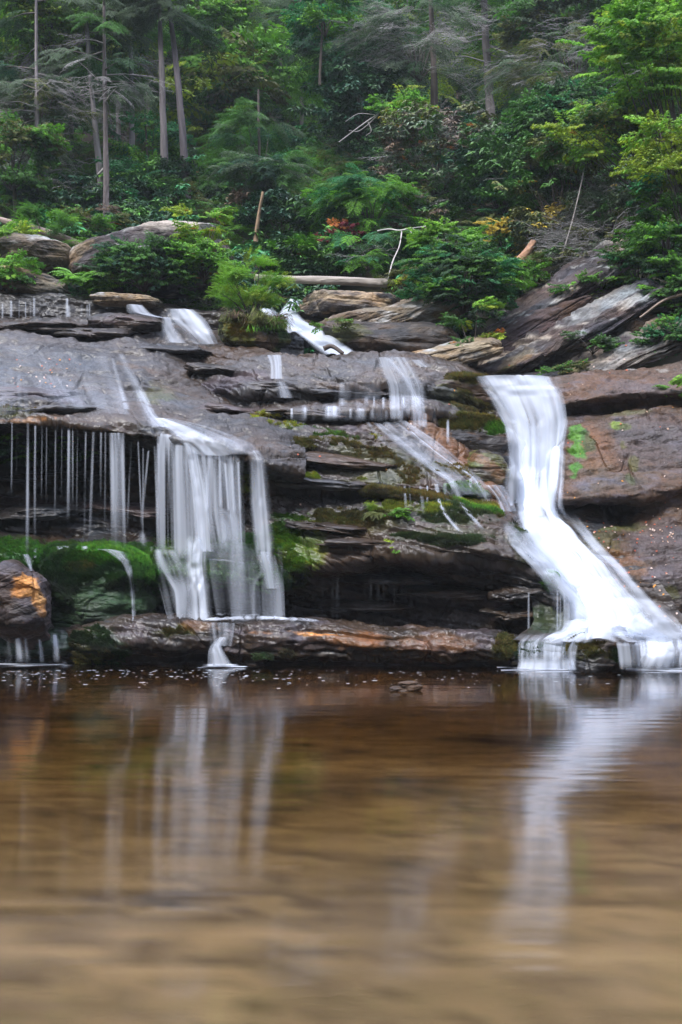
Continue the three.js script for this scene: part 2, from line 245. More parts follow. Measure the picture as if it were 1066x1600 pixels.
// ---------- the rock ----------
{ // left: undercut shelf with the mossy foot, the long slab above it and the upper dark step
  const X = [-90, 60, 130, 240, 320, 380, 430, 475];
  const rows = [
    [1000, 20.1], [968, [19.6, 19.6, 19.5, 19.7, 19.8, 19.8, 19.8, 20.2]], [925, [19.4, 19.4, 19.3, 19.4, 19.5, 19.5, 19.5, 20.2]], [905, [19.3, 19.3, 19.25, 19.15, 19.1, 19.05, 19.05, 19.6]],
    [[872, 872, 872, 876, 874, 868, 862, 850], [19.35, 19.35, 19.3, 19.25, 19.2, 19.15, 19.15, 19.5]], [[852, 852, 850, 850, 848, 842, 835, 825], [19.8, 19.8, 19.8, 19.7, 19.6, 19.5, 19.5, 19.7]], [[838, 838, 836, 836, 834, 830, 820, 810], 20.35],
    [[800, 802, 804, 800, 800, 800, 795, 790], [20.3, 20.35, 20.4, 20.5, 20.4, 20.1, 20.0, 20.0]], [778, [20.9, 20.9, 20.9, 20.8, 20.5, 20.2, 20.1, 20.0]], [735, [20.8, 20.8, 20.9, 20.8, 20.5, 20.1, 20.0, 19.9]], [[708, 708, 710, 716, 722, 735, 750, 760], [20.95, 20.95, 21, 20.8, 20.4, 20.0, 19.9, 19.8]],
    [[684, 684, 688, 704, 716, 728, 745, 756], [20.5, 20.5, 20.5, 20.3, 19.8, 19.5, 19.5, 19.4]], [[667, 668, 672, 686, 700, 714, 736, 748], [19.1, 19.1, 19.1, 19.05, 18.95, 18.8, 18.8, 19]], [[655, 656, 660, 670, 685, 703, 722, 735], [19.05, 19.05, 19.05, 19.05, 18.95, 18.8, 18.8, 19]],
    [[645, 646, 648, 655, 668, 688, 702, 716], [19.35, 19.35, 19.45, 19.6, 19.5, 19.3, 19.2, 19.3]], [[628, 630, 632, 640, 648, 660, 672, 686], [19.5, 19.55, 19.9, 20.3, 20.2, 20.1, 20, 20]], [[598, 604, 612, 618, 630, 642, 652, 664], [20.1, 20.3, 20.7, 21, 21.1, 21, 20.8, 20.6]],
    [[572, 576, 580, 586, 600, 622, 636, 650], [21.3, 21.4, 21.6, 21.8, 22.2, 22.3, 22, 21.6]], [[546, 548, 550, 554, 572, 592, 606, 624], [22.6, 22.6, 22.8, 22.9, 23.2, 23.2, 23, 22.6]], [[522, 525, 528, 532, 546, 568, 580, 600], [23.6, 23.6, 23.7, 23.8, 23.9, 23.9, 23.8, 23.6]],
    [[508, 510, 512, 518, 532, 545, 555, 570], 24.2], [[500, 501, 502, 508, 522, 535, 545, 558], 24.9], [[497, 498, 499, 503, 516, 528, 538, 550], 25.2], [[466, 466, 469, 476, 486, 502, 515, 530], 25.3], [[455, 455, 460, 472, 480, 495, 505, 520], 25.9], [[475, 475, 475, 485, 490, 500, 510, 525], 28.5],
  ].map(([y, d]) => ({ x: X, y, d }));
  const col = colourer(['dark', 'brown', 'slate'], [
    [-20, 545, 22.8, 130, 'slate', 0.9, 2.6], [160, 585, 22, 120, 'slate', 0.7, 1.8], [300, 560, 23, 90, 'grey', 0.4, 1.6], [50, 522, 23.8, 60, 'grey', 0.7, 3.2], [250, 640, 20.2, 70, 'grey', 0.6, 2],
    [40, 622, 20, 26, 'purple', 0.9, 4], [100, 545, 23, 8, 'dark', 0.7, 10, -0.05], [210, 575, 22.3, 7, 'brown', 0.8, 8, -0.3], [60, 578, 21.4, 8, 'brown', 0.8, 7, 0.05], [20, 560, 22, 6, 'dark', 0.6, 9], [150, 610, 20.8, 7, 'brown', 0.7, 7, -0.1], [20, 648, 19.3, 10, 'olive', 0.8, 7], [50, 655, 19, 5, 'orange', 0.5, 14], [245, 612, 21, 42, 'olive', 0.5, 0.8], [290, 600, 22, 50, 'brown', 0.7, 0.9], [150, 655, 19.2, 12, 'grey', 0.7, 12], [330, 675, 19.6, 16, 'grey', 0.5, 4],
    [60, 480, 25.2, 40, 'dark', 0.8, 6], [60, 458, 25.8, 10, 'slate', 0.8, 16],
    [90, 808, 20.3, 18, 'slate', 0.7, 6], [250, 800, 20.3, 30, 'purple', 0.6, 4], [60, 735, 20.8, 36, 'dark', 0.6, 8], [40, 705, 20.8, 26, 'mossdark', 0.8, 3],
    [20, 868, 19.4, 38, 'moss', 0.95, 2.2], [170, 856, 19.4, 20, 'moss', 0.8, 4.5], [255, 885, 19.2, 48, 'moss', 1, 1], [330, 876, 19.1, 46, 'moss', 1, 1.8], [400, 878, 19.1, 56, 'moss', 1, 1], [290, 868, 19.2, 34, 'lime', 0.45, 2], [425, 850, 19.3, 40, 'moss', 0.95, 0.8], [150, 905, 19.3, 70, 'mossdark', 0.7, 1.6], [350, 880, 19.1, 80, 'mossdark', 0.6, 2], [455, 850, 19.5, 55, 'olive', 0.9, 0.8], [410, 790, 20, 30, 'mossdark', 0.7, 0.8], [380, 745, 20, 30, 'mossdark', 0.5, 1],
  ], 2);
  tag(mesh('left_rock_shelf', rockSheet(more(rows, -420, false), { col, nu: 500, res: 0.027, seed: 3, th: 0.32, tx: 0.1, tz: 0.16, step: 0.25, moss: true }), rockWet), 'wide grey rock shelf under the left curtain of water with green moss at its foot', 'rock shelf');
}
{ // centre: stepped dome and the dark hollow below it
  const R = [
    [[390, 450, 520, 580, 640, 700, 760, 815, 880], 1010, [19.9, 19.8, 19.7, 19.7, 19.7, 19.7, 19.6, 19.2, 19]],
    [[390, 450, 520, 580, 640, 700, 760, 815, 880], [950, 950, 950, 950, 950, 950, 950, 955, 960], [20.1, 20.0, 19.9, 19.9, 19.9, 19.8, 19.6, 19.05, 18.85]],
    [[390, 450, 520, 580, 640, 700, 760, 815, 880], [925, 922, 912, 908, 906, 905, 908, 918, 940], [20.0, 19.9, 19.8, 19.8, 19.75, 19.7, 19.4, 18.85, 18.7]],
    [[395, 450, 510, 570, 630, 690, 750, 815, 875], [912, 904, 893, 886, 882, 880, 882, 893, 918], [19.5, 19.3, 19.2, 19.1, 19.1, 19.1, 19, 18.7, 18.6]],
    [[395, 450, 510, 570, 630, 690, 750, 812, 868], [902, 895, 880, 872, 868, 866, 866, 876, 902], [19.2, 18.95, 18.75, 18.6, 18.5, 18.45, 18.4, 18.4, 18.6]],
    [[390, 445, 505, 565, 620, 680, 740, 800, 850], [880, 862, 846, 836, 828, 824, 824, 838, 868], [19.4, 19.1, 18.9, 18.75, 18.7, 18.65, 18.65, 18.7, 18.95]],
    [[385, 440, 495, 550, 605, 665, 725, 785, 828], [830, 812, 800, 794, 790, 788, 788, 796, 828], [19.6, 19.4, 19.25, 19.2, 19.15, 19.15, 19.2, 19.3, 19.7]],
    [[380, 435, 490, 545, 600, 660, 720, 775, 812], [785, 775, 770, 772, 774, 776, 776, 782, 806], [19.8, 19.7, 19.65, 19.65, 19.6, 19.6, 19.7, 19.9, 20.1]],
    [[375, 430, 490, 545, 600, 660, 715, 765, 805], [752, 746, 746, 752, 756, 760, 762, 770, 790], [19.6, 19.4, 19.35, 19.35, 19.35, 19.4, 19.5, 19.8, 20.1]],
    [[370, 430, 485, 540, 590, 645, 700, 750, 800], [722, 716, 712, 712, 714, 718, 724, 742, 768], [19.9, 19.75, 19.7, 19.75, 19.8, 19.9, 20, 20.2, 20.4]],
    [[360, 420, 480, 535, 585, 635, 690, 740, 798], [694, 688, 682, 682, 684, 690, 700, 720, 750], [20.1, 20.05, 20, 20.05, 20.1, 20.2, 20.3, 20.5, 20.7]],
    [[345, 410, 475, 530, 580, 630, 680, 735, 795], [672, 668, 665, 664, 664, 666, 672, 692, 725], [20.5, 20.45, 20.4, 20.4, 20.4, 20.5, 20.7, 20.9, 21]],
    [[335, 405, 470, 530, 580, 630, 680, 735, 795], [662, 660, 659, 659, 659, 660, 664, 682, 712], [20.8, 20.8, 20.8, 20.8, 20.8, 20.9, 21, 21.1, 21.2]],
    [[325, 400, 470, 530, 580, 630, 680, 735, 790], [648, 646, 645, 644, 642, 641, 644, 660, 692], [21.40, 20.6, 20.55, 20.55, 20.55, 20.6, 20.8, 21, 21.2]],
    [[320, 400, 465, 525, 578, 628, 678, 732, 785], [638, 637, 635, 632, 630, 629, 631, 645, 675], [21.70, 21, 21, 21, 21, 21, 21.2, 21.4, 21.5]],
    [[315, 395, 460, 525, 578, 628, 678, 732, 780], [628, 628, 627, 626, 625, 624, 626, 636, 662], [22.00, 21.4, 21.4, 21.4, 21.35, 21.3, 21.4, 21.6, 21.7]],
    [[310, 390, 455, 520, 575, 625, 675, 728, 775], [610, 611, 609, 606, 603, 601, 604, 616, 640], [22.10, 21.3, 21.25, 21.2, 21.2, 21.15, 21.3, 21.5, 21.8]],
    [[305, 385, 450, 515, 570, 622, 670, 724, 768], [584, 586, 584, 581, 579, 577, 580, 592, 615], [22.90, 21.9, 21.8, 21.7, 21.7, 21.7, 21.8, 22, 22.3]],
    [[300, 380, 445, 510, 568, 620, 668, 720, 760], [556, 560, 560, 558, 556, 556, 560, 570, 592], [23.90, 22.8, 22.6, 22.6, 22.6, 22.6, 22.7, 22.8, 23]],
    [[300, 380, 445, 510, 568, 620, 668, 720, 760], [545, 549, 551, 551, 550, 551, 556, 565, 586], [24.70, 23.8, 23.7, 23.6, 23.6, 23.6, 23.6, 23.7, 23.8]],
    [[300, 380, 445, 510, 568, 620, 668, 720, 760], [560, 562, 562, 562, 562, 565, 570, 580, 595], 26],
  ].map(([x, y, d]) => ({ x, y, d }));
  const col = colourer(['dark', 'brown', 'grey'], [
    [500, 580, 22, 55, 'grey', 0.8, 4], [370, 600, 21.8, 26, 'purple', 0.8, 3], [380, 642, 20.8, 18, 'lav', 0.85, 3.5], [480, 690, 20, 30, 'grey', 0.5, 4], [540, 672, 20.3, 14, 'lav', 0.9, 3],
    [590, 730, 19.8, 45, 'olive', 0.6, 2], [520, 740, 19.6, 40, 'grey', 0.35, 2.6], [690, 690, 20.2, 34, 'rust', 0.8, 2.4, -0.75], [770, 770, 19.9, 30, 'rust', 0.7, 2, -0.7], [720, 625, 21.5, 30, 'olive', 0.6, 2], [660, 612, 21.3, 34, 'slate', 0.7, 1.6], [640, 690, 20.2, 40, 'slate', 0.5, 1, 0],
    [485, 748, 19.4, 12, 'lime', 0.9, 1.6], [450, 672, 20.4, 10, 'lime', 0.7, 4], [375, 690, 20, 12, 'lime', 0.7, 4], [470, 855, 19.1, 46, 'lime', 0.7, 1.1], [450, 860, 19.2, 60, 'moss', 0.7, 0.9], [560, 815, 19, 26, 'olive', 0.6, 3], [700, 800, 19.1, 30, 'mossdark', 0.7, 2.4], [730, 772, 19.5, 24, 'moss', 0.7, 1.6], [620, 790, 19.1, 16, 'lime', 0.7, 2], [670, 798, 19.1, 12, 'lime', 0.6, 3], [690, 835, 18.7, 14, 'mossdark', 0.7, 6], [820, 850, 18.9, 34, 'mossdark', 0.7, 1], [860, 905, 18.7, 20, 'moss', 0.7, 0.7], [560, 900, 19.5, 30, 'brown', 0.3, 7], [640, 850, 18.6, 34, 'brown', 0.6, 7],
    ...Array.from({ length: 26 }, (_, i) => { const q = rng(i * 77 + 5), x = 360 + 420 * q(), y = 640 + (x - 360) * 0.1 + 190 * q() ** 1.3; return [x, y, 19 + (850 - y) / 120, 5 + 9 * q(), q() < 0.5 ? 'olive' : q() < 0.5 ? 'lime' : 'moss', 0.8, 2 + 2.5 * q(), -0.15]; }), [355, 640, 20.9, 8, 'olive', 0.6, 3], [680, 950, 19.8, 30, 'purple', 0.5, 8],
  ], 5);
  tag(mesh('central_rock_dome', rockSheet(rows(R), { col, nu: 460, res: 0.026, seed: 8, th: 0.34, tx: 0.2, tz: 0.12, step: 0.26, moss: true }), rockWet), 'broad stepped brown rock dome in the middle with a dark hollow under it', 'rock dome');
  function rows(a) { return a; }
}
{ // thin layers lying on the shelf and the dome, each a sheet of rock of its own
  const put = (host, list, base) => list.forEach(([px, py, D, rx, ry, rz, tilt, tint], i) => { const h = scene.getObjectByName(host); mesh('rock_layer', rockBlob(P(px, py, D), [rx, ry, rz], [0.16, 0.1 * Math.sin(i * 7), tilt], { n: 40, seed: 200 + i * 3 + rx * 10, cuts: 12, amp: 0.34, th: 0.12, step: 0.16, e: 4.2, lump: 0.3, tx: 0.15, wedge: 0.25 * Math.sin(i * 3.1), moss: true, col: colourer(base, tint ? [[px, py, D - rz, rx * 55, tint, 0.75, 2.5]] : [], 60 + i) }), rockWet, h); });
  put('central_rock_dome', [[480, 692, 20.25, 0.85, 0.1, 0.5, -0.06, 'olive'], [562, 724, 19.95, 0.95, 0.11, 0.5, -0.12, 'brown'], [446, 722, 19.95, 0.65, 0.09, 0.45, -0.05], [520, 756, 19.55, 1.05, 0.1, 0.4, -0.07, 'grey'], [636, 772, 19.5, 0.8, 0.1, 0.42, -0.12, 'olive'], [400, 676, 20.6, 0.62, 0.08, 0.5, -0.02], [372, 644, 21.1, 0.75, 0.1, 0.5, -0.1, 'lav'], [470, 643, 21, 0.95, 0.08, 0.5, -0.03], [560, 614, 21.5, 1, 0.08, 0.5, -0.03, 'slate'], [424, 604, 21.7, 0.75, 0.09, 0.5, 0], [706, 716, 20.6, 0.55, 0.1, 0.4, -0.55, 'rust'], [600, 848, 18.85, 0.95, 0.07, 0.35, -0.03, 'brown'], [700, 842, 18.85, 0.85, 0.07, 0.35, 0, 'mossdark'], [520, 824, 19.1, 0.85, 0.08, 0.4, -0.1], [345, 580, 22.7, 0.7, 0.1, 0.6, -0.12], [600, 902, 19.5, 0.9, 0.08, 0.35, -0.02], [700, 925, 19.6, 0.9, 0.09, 0.35, 0.03], [560, 945, 19.9, 1.1, 0.09, 0.4, 0], [810, 925, 18.85, 0.42, 0.08, 0.3, 0.1], [800, 958, 19, 0.5, 0.09, 0.3, 0]], ['dark', 'brown', 'grey']);
  put('left_rock_shelf', [[40, 618, 20.2, 0.95, 0.13, 0.6, -0.02, 'purple'], [76, 641, 19.65, 0.8, 0.07, 0.5, 0.02, 'grey'], [62, 512, 24.3, 1.3, 0.1, 0.6, 0], [152, 522, 24.1, 0.95, 0.1, 0.6, -0.05], [262, 548, 23.5, 0.85, 0.09, 0.6, -0.06, 'slate'], [60, 800, 20.4, 0.9, 0.12, 0.4, 0.02, 'slate'], [200, 795, 20.5, 0.8, 0.12, 0.4, -0.04, 'purple'], [90, 745, 20.9, 1.1, 0.09, 0.4, 0.02]], ['dark', 'brown', 'slate']);
}
{ // right: face beside the big fall
  const rows = [
    [[925, 970, 1000, 1030, 1060, 1090, 1130], 1015, 18.7], [[920, 968, 1000, 1030, 1060, 1090, 1130], [960, 960, 958, 956, 956, 956, 956], 18.8], [[890, 930, 970, 1005, 1040, 1080, 1130], [912, 910, 908, 906, 906, 906, 906], [19.3, 19.2, 19.1, 19.05, 19, 19, 18.9]],
    [[880, 920, 960, 1000, 1040, 1080, 1130], [862, 860, 858, 854, 850, 848, 848], [19.8, 19.6, 19.55, 19.5, 19.4, 19.3, 19.2]], [[872, 910, 950, 990, 1035, 1080, 1130], [830, 828, 826, 824, 818, 812, 808], [20.3, 20.1, 20, 19.95, 19.75, 19.6, 19.5]], [[868, 905, 945, 985, 1030, 1080, 1130], [815, 812, 810, 806, 796, 782, 772], [20.9, 20.9, 20.8, 20.5, 20, 19.8, 19.7]],
    [[868, 905, 945, 985, 1030, 1080, 1130], [797, 794, 791, 790, 782, 768, 756], [20.7, 20.6, 20.5, 20.4, 20, 19.8, 19.7]], [[868, 905, 945, 985, 1030, 1080, 1130], [782, 778, 776, 776, 770, 754, 742], [20.1, 19.8, 19.75, 19.75, 19.7, 19.6, 19.5]], [[866, 905, 945, 985, 1030, 1080, 1130], [742, 740, 738, 736, 732, 722, 715], [20.5, 20.2, 20.1, 20.1, 20, 19.9, 19.8]],
    [[868, 905, 945, 985, 1030, 1080, 1130], [692, 690, 690, 688, 686, 680, 676], [21.1, 20.7, 20.6, 20.6, 20.5, 20.4, 20.3]], [[872, 905, 945, 985, 1030, 1080, 1130], [664, 660, 654, 646, 642, 640, 640], [21.4, 21.1, 21, 21, 20.9, 20.8, 20.7]], [[870, 905, 945, 985, 1030, 1080, 1130], [652, 648, 642, 636, 632, 630, 630], [21.9, 21.75, 21.7, 21.5, 21.3, 21.2, 21.1]],
    [[865, 905, 945, 985, 1030, 1080, 1130], [632, 626, 618, 614, 614, 614, 614], [21.7, 21.3, 21.2, 21.1, 21, 20.9, 20.8]], [[860, 905, 945, 985, 1030, 1080, 1130], [606, 600, 596, 594, 592, 590, 590], [22.2, 21.8, 21.7, 21.7, 21.6, 21.5, 21.4]], [[855, 905, 945, 985, 1030, 1080, 1130], [590, 587, 583, 579, 575, 571, 570], [23, 22.7, 22.6, 22.6, 22.6, 22.6, 22.6]], [[850, 905, 945, 985, 1030, 1080, 1130], [600, 598, 594, 590, 586, 582, 580], 25.5],
  ].map(([x, y, d]) => ({ x, y, d }));
  const col = colourer(['brown', [0.085, 0.047, 0.028], 'lav'], [
    [1010, 690, 20.5, 60, 'lav', 0.6, 1.4], [1040, 850, 19.5, 50, 'lav', 0.75, 1.2], [1000, 610, 21.3, 24, 'lav', 0.7, 3], [930, 700, 20.6, 50, 'rust', 0.6, 0.8], [960, 640, 21, 12, 'olive', 0.5, 5], [976, 690, 20.4, 13, 'olive', 0.7, 0.5], [990, 722, 20.2, 17, 'olive', 0.65, 0.5], [984, 750, 20, 13, 'olive', 0.6, 0.6], [962, 664, 20.9, 8, 'lime', 0.7, 1.6], [978, 668, 20.9, 7, 'olive', 0.8, 2], [904, 676, 20.8, 24, 'moss', 0.95, 0.5], [902, 705, 20.6, 20, 'moss', 0.95, 0.6], [899, 730, 20.3, 16, 'moss', 0.9, 0.7], [918, 690, 20.7, 20, 'mossdark', 0.7, 0.6], [970, 812, 19.9, 18, 'olive', 0.7, 2.6], [940, 850, 19.6, 26, 'olive', 0.5, 1.5], [920, 800, 20.6, 24, 'dark', 0.8, 3], [1010, 930, 19, 40, 'dark', 0.75, 2.4], [900, 640, 21.6, 20, 'dark', 0.6, 1.6], [980, 880, 19.3, 20, 'rust', 0.6, 3, -0.6], [1020, 585, 22.4, 10, 'pale', 0.6, 5], [1050, 925, 18.9, 12, 'olive', 0.5, 1],
  ], 11);
  tag(mesh('right_rock_face', rockSheet(more(rows, 1520, true), { col, nu: 340, res: 0.027, seed: 15, th: 0.5, tx: -0.1, tz: 0.12, amp: 1, step: 0.2 }), rockDamp), 'brown and purple rock face right of the big white fall, dotted with fallen leaves', 'rock face');
}
{ // bed under the big fall
  const E = FALL_EDGES.map(([y, l, r, d]) => ({ x: [l - 46, l, lerp(l, r, 0.5), r, r + 46], y: [y - 2, y, y + 2, y, y - 2], d: [d + 0.2, d + 0.22, d + 0.2, d + 0.22, d + 0.2] })).reverse();
  tag(mesh('stream_bed', rockSheet(E, { col: colourer(['dark', 'brown', 'slate'], [[870, 960, 18.4, 50, 'mossdark', 0.5]], 17), nu: 150, res: 0.04, seed: 22, amp: 0.7 }), rockWet), 'dark wet rock chute under the big white fall', 'rock bed', null, 'structure');
}
function ledge(label, x, lipY, footY, D, seed, base, patches) { // low rock step along the water's edge
  const up = (k) => x.map((_, i) => lerp(footY[i], lipY[i], k)), dd = (o) => D.map((d, i) => d + o + (i === 0 || i === x.length - 1 ? 0.25 : 0));
  const rows = [{ x, y: footY.map((y) => y + 9), d: dd(0.3) }, { x, y: up(0.1), d: dd(0.32) }, { x, y: up(0.26), d: dd(0.06) }, { x, y: up(0.5), d: dd(-0.05) }, { x, y: up(0.8), d: dd(0.02) }, { x, y: lipY, d: dd(0.22) }, { x, y: lipY.map((y) => y - 3), d: dd(0.6) }, { x, y: lipY.map((y) => y - 3), d: dd(1.7) }, { x, y: lipY.map((y) => y + 20), d: dd(2.2) }];
  return tag(mesh('rock_ledge', rockSheet(x[0] < 0 ? more(rows, -400, false) : x[x.length - 1] > 1066 ? more(rows, 1500, true) : rows, { col: colourer(base, patches, seed), nu: Math.round((x[x.length - 1] - x[0]) * 0.9), res: 0.022, seed, th: 0.2, amp: 1, step: 0.2, moss: true }), rockWet), label, 'rock ledge');
}
ledge('low brown rock ledge at the waterline with a thin orange seam', [338, 375, 430, 500, 570, 640, 710, 780, 822], [977, 970, 974, 969, 980, 984, 993, 989, 1001], [1040, 1040, 1040, 1041, 1042, 1043, 1044, 1044, 1044], [18.2, 18.08, 17.95, 18.06, 17.9, 17.98, 17.8, 17.86, 17.9], 31, ['dark', 'brown', 'lav'],
  [[470, 990, 18, 3.4, 'orange', 1, 26, -0.02], [430, 984, 18, 10, 'lav', 0.6, 5], [480, 1008, 17.9, 14, 'lav', 0.5, 6], [560, 1000, 17.9, 16, 'rust', 0.8, 4], [680, 1005, 17.8, 18, 'rust', 0.6, 5], [650, 1012, 17.8, 10, 'lav', 0.4, 6], [790, 1015, 17.8, 26, 'olive', 0.8, 1], [400, 1028, 17.9, 10, 'mossdark', 0.8, 3], [450, 1022, 17.9, 8, 'olive', 0.6, 2]]);
ledge('low mossy rock ledge at the waterline beside the brown boulder', [92, 130, 180, 230, 280, 330, 362], [984, 976, 972, 970, 968, 970, 980], [1036, 1036, 1037, 1037, 1038, 1038, 1038], [18.4, 18.3, 18.25, 18.2, 18.15, 18.15, 18.3], 37, ['dark', 'brown', 'slate'],
  [[150, 1010, 18.2, 34, 'mossdark', 0.8, 1.6], [130, 1022, 18.2, 18, 'olive', 0.7, 2.5], [280, 985, 18.2, 12, 'olive', 0.8, 3.4], [310, 978, 18.2, 14, 'rust', 0.6, 2.6], [205, 990, 18.2, 16, 'lav', 0.8, 2], [260, 1020, 18.1, 16, 'dark', 0.8, 3]]);
ledge('dark low rock step under the small cascade by the brown boulder', [-70, -20, 30, 70, 105, 128], [988, 990, 990, 990, 990, 1000], [1035, 1035, 1035, 1035, 1036, 1036], [18.5, 18.5, 18.45, 18.4, 18.4, 18.6], 41, ['dark', 'slate', 'brown'], [[60, 1010, 18.4, 30, 'mossdark', 0.5, 3]]);
ledge('low dark rock step under the spreading foot of the big white fall', [800, 840, 890, 940, 990, 1040, 1120], [1008, 1006, 1004, 1004, 1004, 1004, 1004], [1047, 1047, 1048, 1048, 1048, 1048, 1048], [17.75, 17.7, 17.65, 17.6, 17.5, 17.45, 17.4], 43, ['dark', 'slate', 'brown'], [[850, 1015, 17.7, 30, 'mossdark', 0.7, 2]]);
function rock(name, label, cat, c, r, rot, o, mat = rockWet) { return tag(mesh(name, rockBlob(P(...c), r, rot, o), mat), label, cat); }
rock('boulder', 'dark mossy boulder between the two strands of the big fall at the waterline', 'boulder', [938, 1027, 17.2], [0.46, 0.3, 0.34], [0, 0.1, 0.03], { n: 44, seed: 51, amp: 0.35, th: 0.2, lump: 0.16, e: 3, col: colourer(['dark', 'dark', 'brown'], [[920, 1012, 17.2, 22, 'olive', 0.9, 1.6], [960, 1020, 17.2, 20, 'mossdark', 0.8]], 3), moss: true });
rock('boulder', 'big brown angular boulder with an orange patch at the left edge of the pool', 'boulder', [18, 940, 18.2], [0.72, 0.58, 0.6], [0.1, 0.2, -0.42], { n: 70, seed: 55, cuts: 14, amp: 0.6, th: 0.45, step: 0.12, tx: -0.35, lump: 0.25, e: 4, taper: -0.2, col: colourer(['brown', 'purple', 'lav'], [[42, 915, 17.7, 20, 'orange', 1, 1.1, -0.9], [60, 935, 17.8, 12, 'orange', 0.8, 2.6, -1.1], [20, 965, 17.6, 16, 'dark', 0.6, 4, 0.3]], 6) }, rockDamp);
rock('boulder', 'broad dark green mossy rock standing right of the brown boulder', 'boulder', [152, 920, 19.15], [0.98, 0.66, 0.62], [0.1, 0, -0.05], { n: 70, seed: 58, amp: 0.55, th: 0.3, lump: 0.2, e: 3.2, taper: -0.12, col: colourer(['dark', 'mossdark', 'slate'], [[150, 868, 18.8, 40, 'mossdark', 0.9, 3], [170, 864, 18.8, 22, 'moss', 0.85, 4], [225, 885, 18.8, 22, 'moss', 0.8, 1], [130, 885, 18.7, 12, 'olive', 0.8, 2], [185, 905, 18.6, 14, 'moss', 0.6, 2], [100, 900, 18.7, 40, 'mossdark', 0.7, 1.2], [180, 920, 18.5, 44, 'mossdark', 0.5, 1.5]], 8), moss: true }, rockDamp);
rock('boulder', 'small dark rock breaking the right edge of the foot of the big fall', 'boulder', [1020, 985, 18.1], [0.26, 0.16, 0.25], [0, 0.2, 0.1], { n: 24, seed: 121, amp: 0.3, th: 0.16, e: 3, col: colourer(['dark', 'brown', 'slate'], [], 46) });
rock('boulder', 'small dark rock under the left edge of the foot of the big fall', 'boulder', [868, 1000, 17.95], [0.22, 0.12, 0.2], [0, 0.1, -0.1], { n: 24, seed: 124, amp: 0.3, th: 0.16, e: 3, col: colourer(['dark', 'brown', 'slate'], [], 48) });
// blocks stacked beside the big fall
rock('rock_block', 'flat brown capstone block left of the crest of the big fall', 'rock block', [722, 618, 22.2], [0.86, 0.4, 0.8], [0.1, 0, -0.12], { n: 50, seed: 61, amp: 0.5, th: 0.3, e: 3.4, col: colourer(['brown', 'brown', 'olive'], [[700, 645, 21.5, 20, 'dark', 0.6, 4], [720, 590, 21.6, 14, 'olive', 0.8, 3], [690, 600, 21.5, 14, 'lav', 0.4, 2]], 9), moss: true });
rock('rock_block', 'dark square block with an olive top left of the big fall', 'rock block', [728, 692, 21.5], [0.78, 0.5, 0.8], [0.06, 0.12, -0.1], { n: 56, seed: 64, amp: 0.4, th: 0.6, e: 6, lump: 0.1, col: colourer(['dark', 'dark', 'brown'], [[730, 655, 20.8, 20, 'olive', 0.9, 4], [775, 668, 20.9, 14, 'moss', 0.8, 2], [740, 720, 20.6, 30, 'dark', 0.9, 3]], 12), moss: true });
rock('rock_block', 'rounded rust edged block against the left side of the big fall', 'rock block', [762, 752, 20.55], [0.56, 0.5, 0.6], [0.1, 0.2, -0.55], { n: 50, seed: 67, amp: 0.45, th: 0.3, e: 3.2, col: colourer(['brown', 'dark', 'olive'], [[750, 720, 20.1, 12, 'rust', 0.9, 5, -0.7], [790, 775, 20, 16, 'rust', 0.8, 2, -1]], 14), moss: true });
// upper rocks
rock('boulder', 'long pale flat topped boulder above the falls, half hidden by shrubs', 'boulder', [236, 408, 27.6], [2.0, 0.82, 1.3], [0.05, 0.1, 0.06], { n: 70, seed: 71, cuts: 6, amp: 0.5, th: 0.6, tx: -0.2, e: 3, lump: 0.1, wedge: 0.1, col: colourer(['lav', 'grey', 'pale'], [[250, 354, 27, 24, 'pale', 0.95, 5], [150, 440, 26.5, 30, 'brown', 0.9, 3], [320, 370, 27, 20, 'pale', 0.8, 2], [260, 420, 26.5, 30, 'brown', 0.7, 4], [120, 400, 26.8, 16, 'tan', 0.6, 3, 0.5]], 16) }, rockDry);
rock('boulder', 'pale tan lichen patched slab at the left edge below the fallen trunk', 'rock slab', [52, 400, 27.4], [1.1, 0.42, 1], [0.1, 0, -0.1], { n: 46, seed: 74, amp: 0.6, th: 0.4, e: 3.6, col: colourer(['tan', 'grey', 'pale'], [[50, 425, 26.8, 12, 'brown', 0.9, 5], [60, 385, 27, 12, 'orange', 0.25, 2]], 18) }, rockDry);
rock('boulder', 'layered grey tan slab just above the upper dark step at left', 'rock slab', [46, 446, 26.4], [0.95, 0.3, 0.8], [0.12, 0, -0.16], { n: 46, seed: 77, amp: 0.55, th: 0.22, e: 3.6, col: colourer(['tan', 'grey', 'grey'], [], 20) }, rockDry);
rock('rock_slab', 'flat orange tan slab beside the upper left cascade', 'rock slab', [200, 472, 25.4], [0.8, 0.16, 0.6], [0.1, 0, -0.06], { n: 40, seed: 80, amp: 0.35, th: 0.2, e: 3.6, col: colourer(['tan', 'tan', 'pale'], [[240, 480, 25, 10, 'grey', 0.7, 3]], 22) }, rockDry);
rock('rock_slab', 'dark wet layered rock splitting the water left of the upper cascade', 'rock slab', [205, 510, 24.4], [0.85, 0.26, 0.6], [0.1, 0, -0.08], { n: 46, seed: 83, amp: 0.5, th: 0.2, e: 3.2, col: colourer(['dark', 'brown', 'purple'], [], 24) });
rock('rock_slab', 'dark overhanging rock between the fallen log and the middle cascade', 'rock slab', [545, 482, 26.6], [1.25, 0.36, 1], [0.1, 0.1, -0.04], { n: 50, seed: 86, amp: 0.6, th: 0.36, e: 3.6, col: colourer(['dark', 'brown', 'tan'], [[500, 462, 26, 12, 'tan', 0.7, 4], [560, 500, 26, 16, 'dark', 0.9, 5]], 26) }, rockDamp);
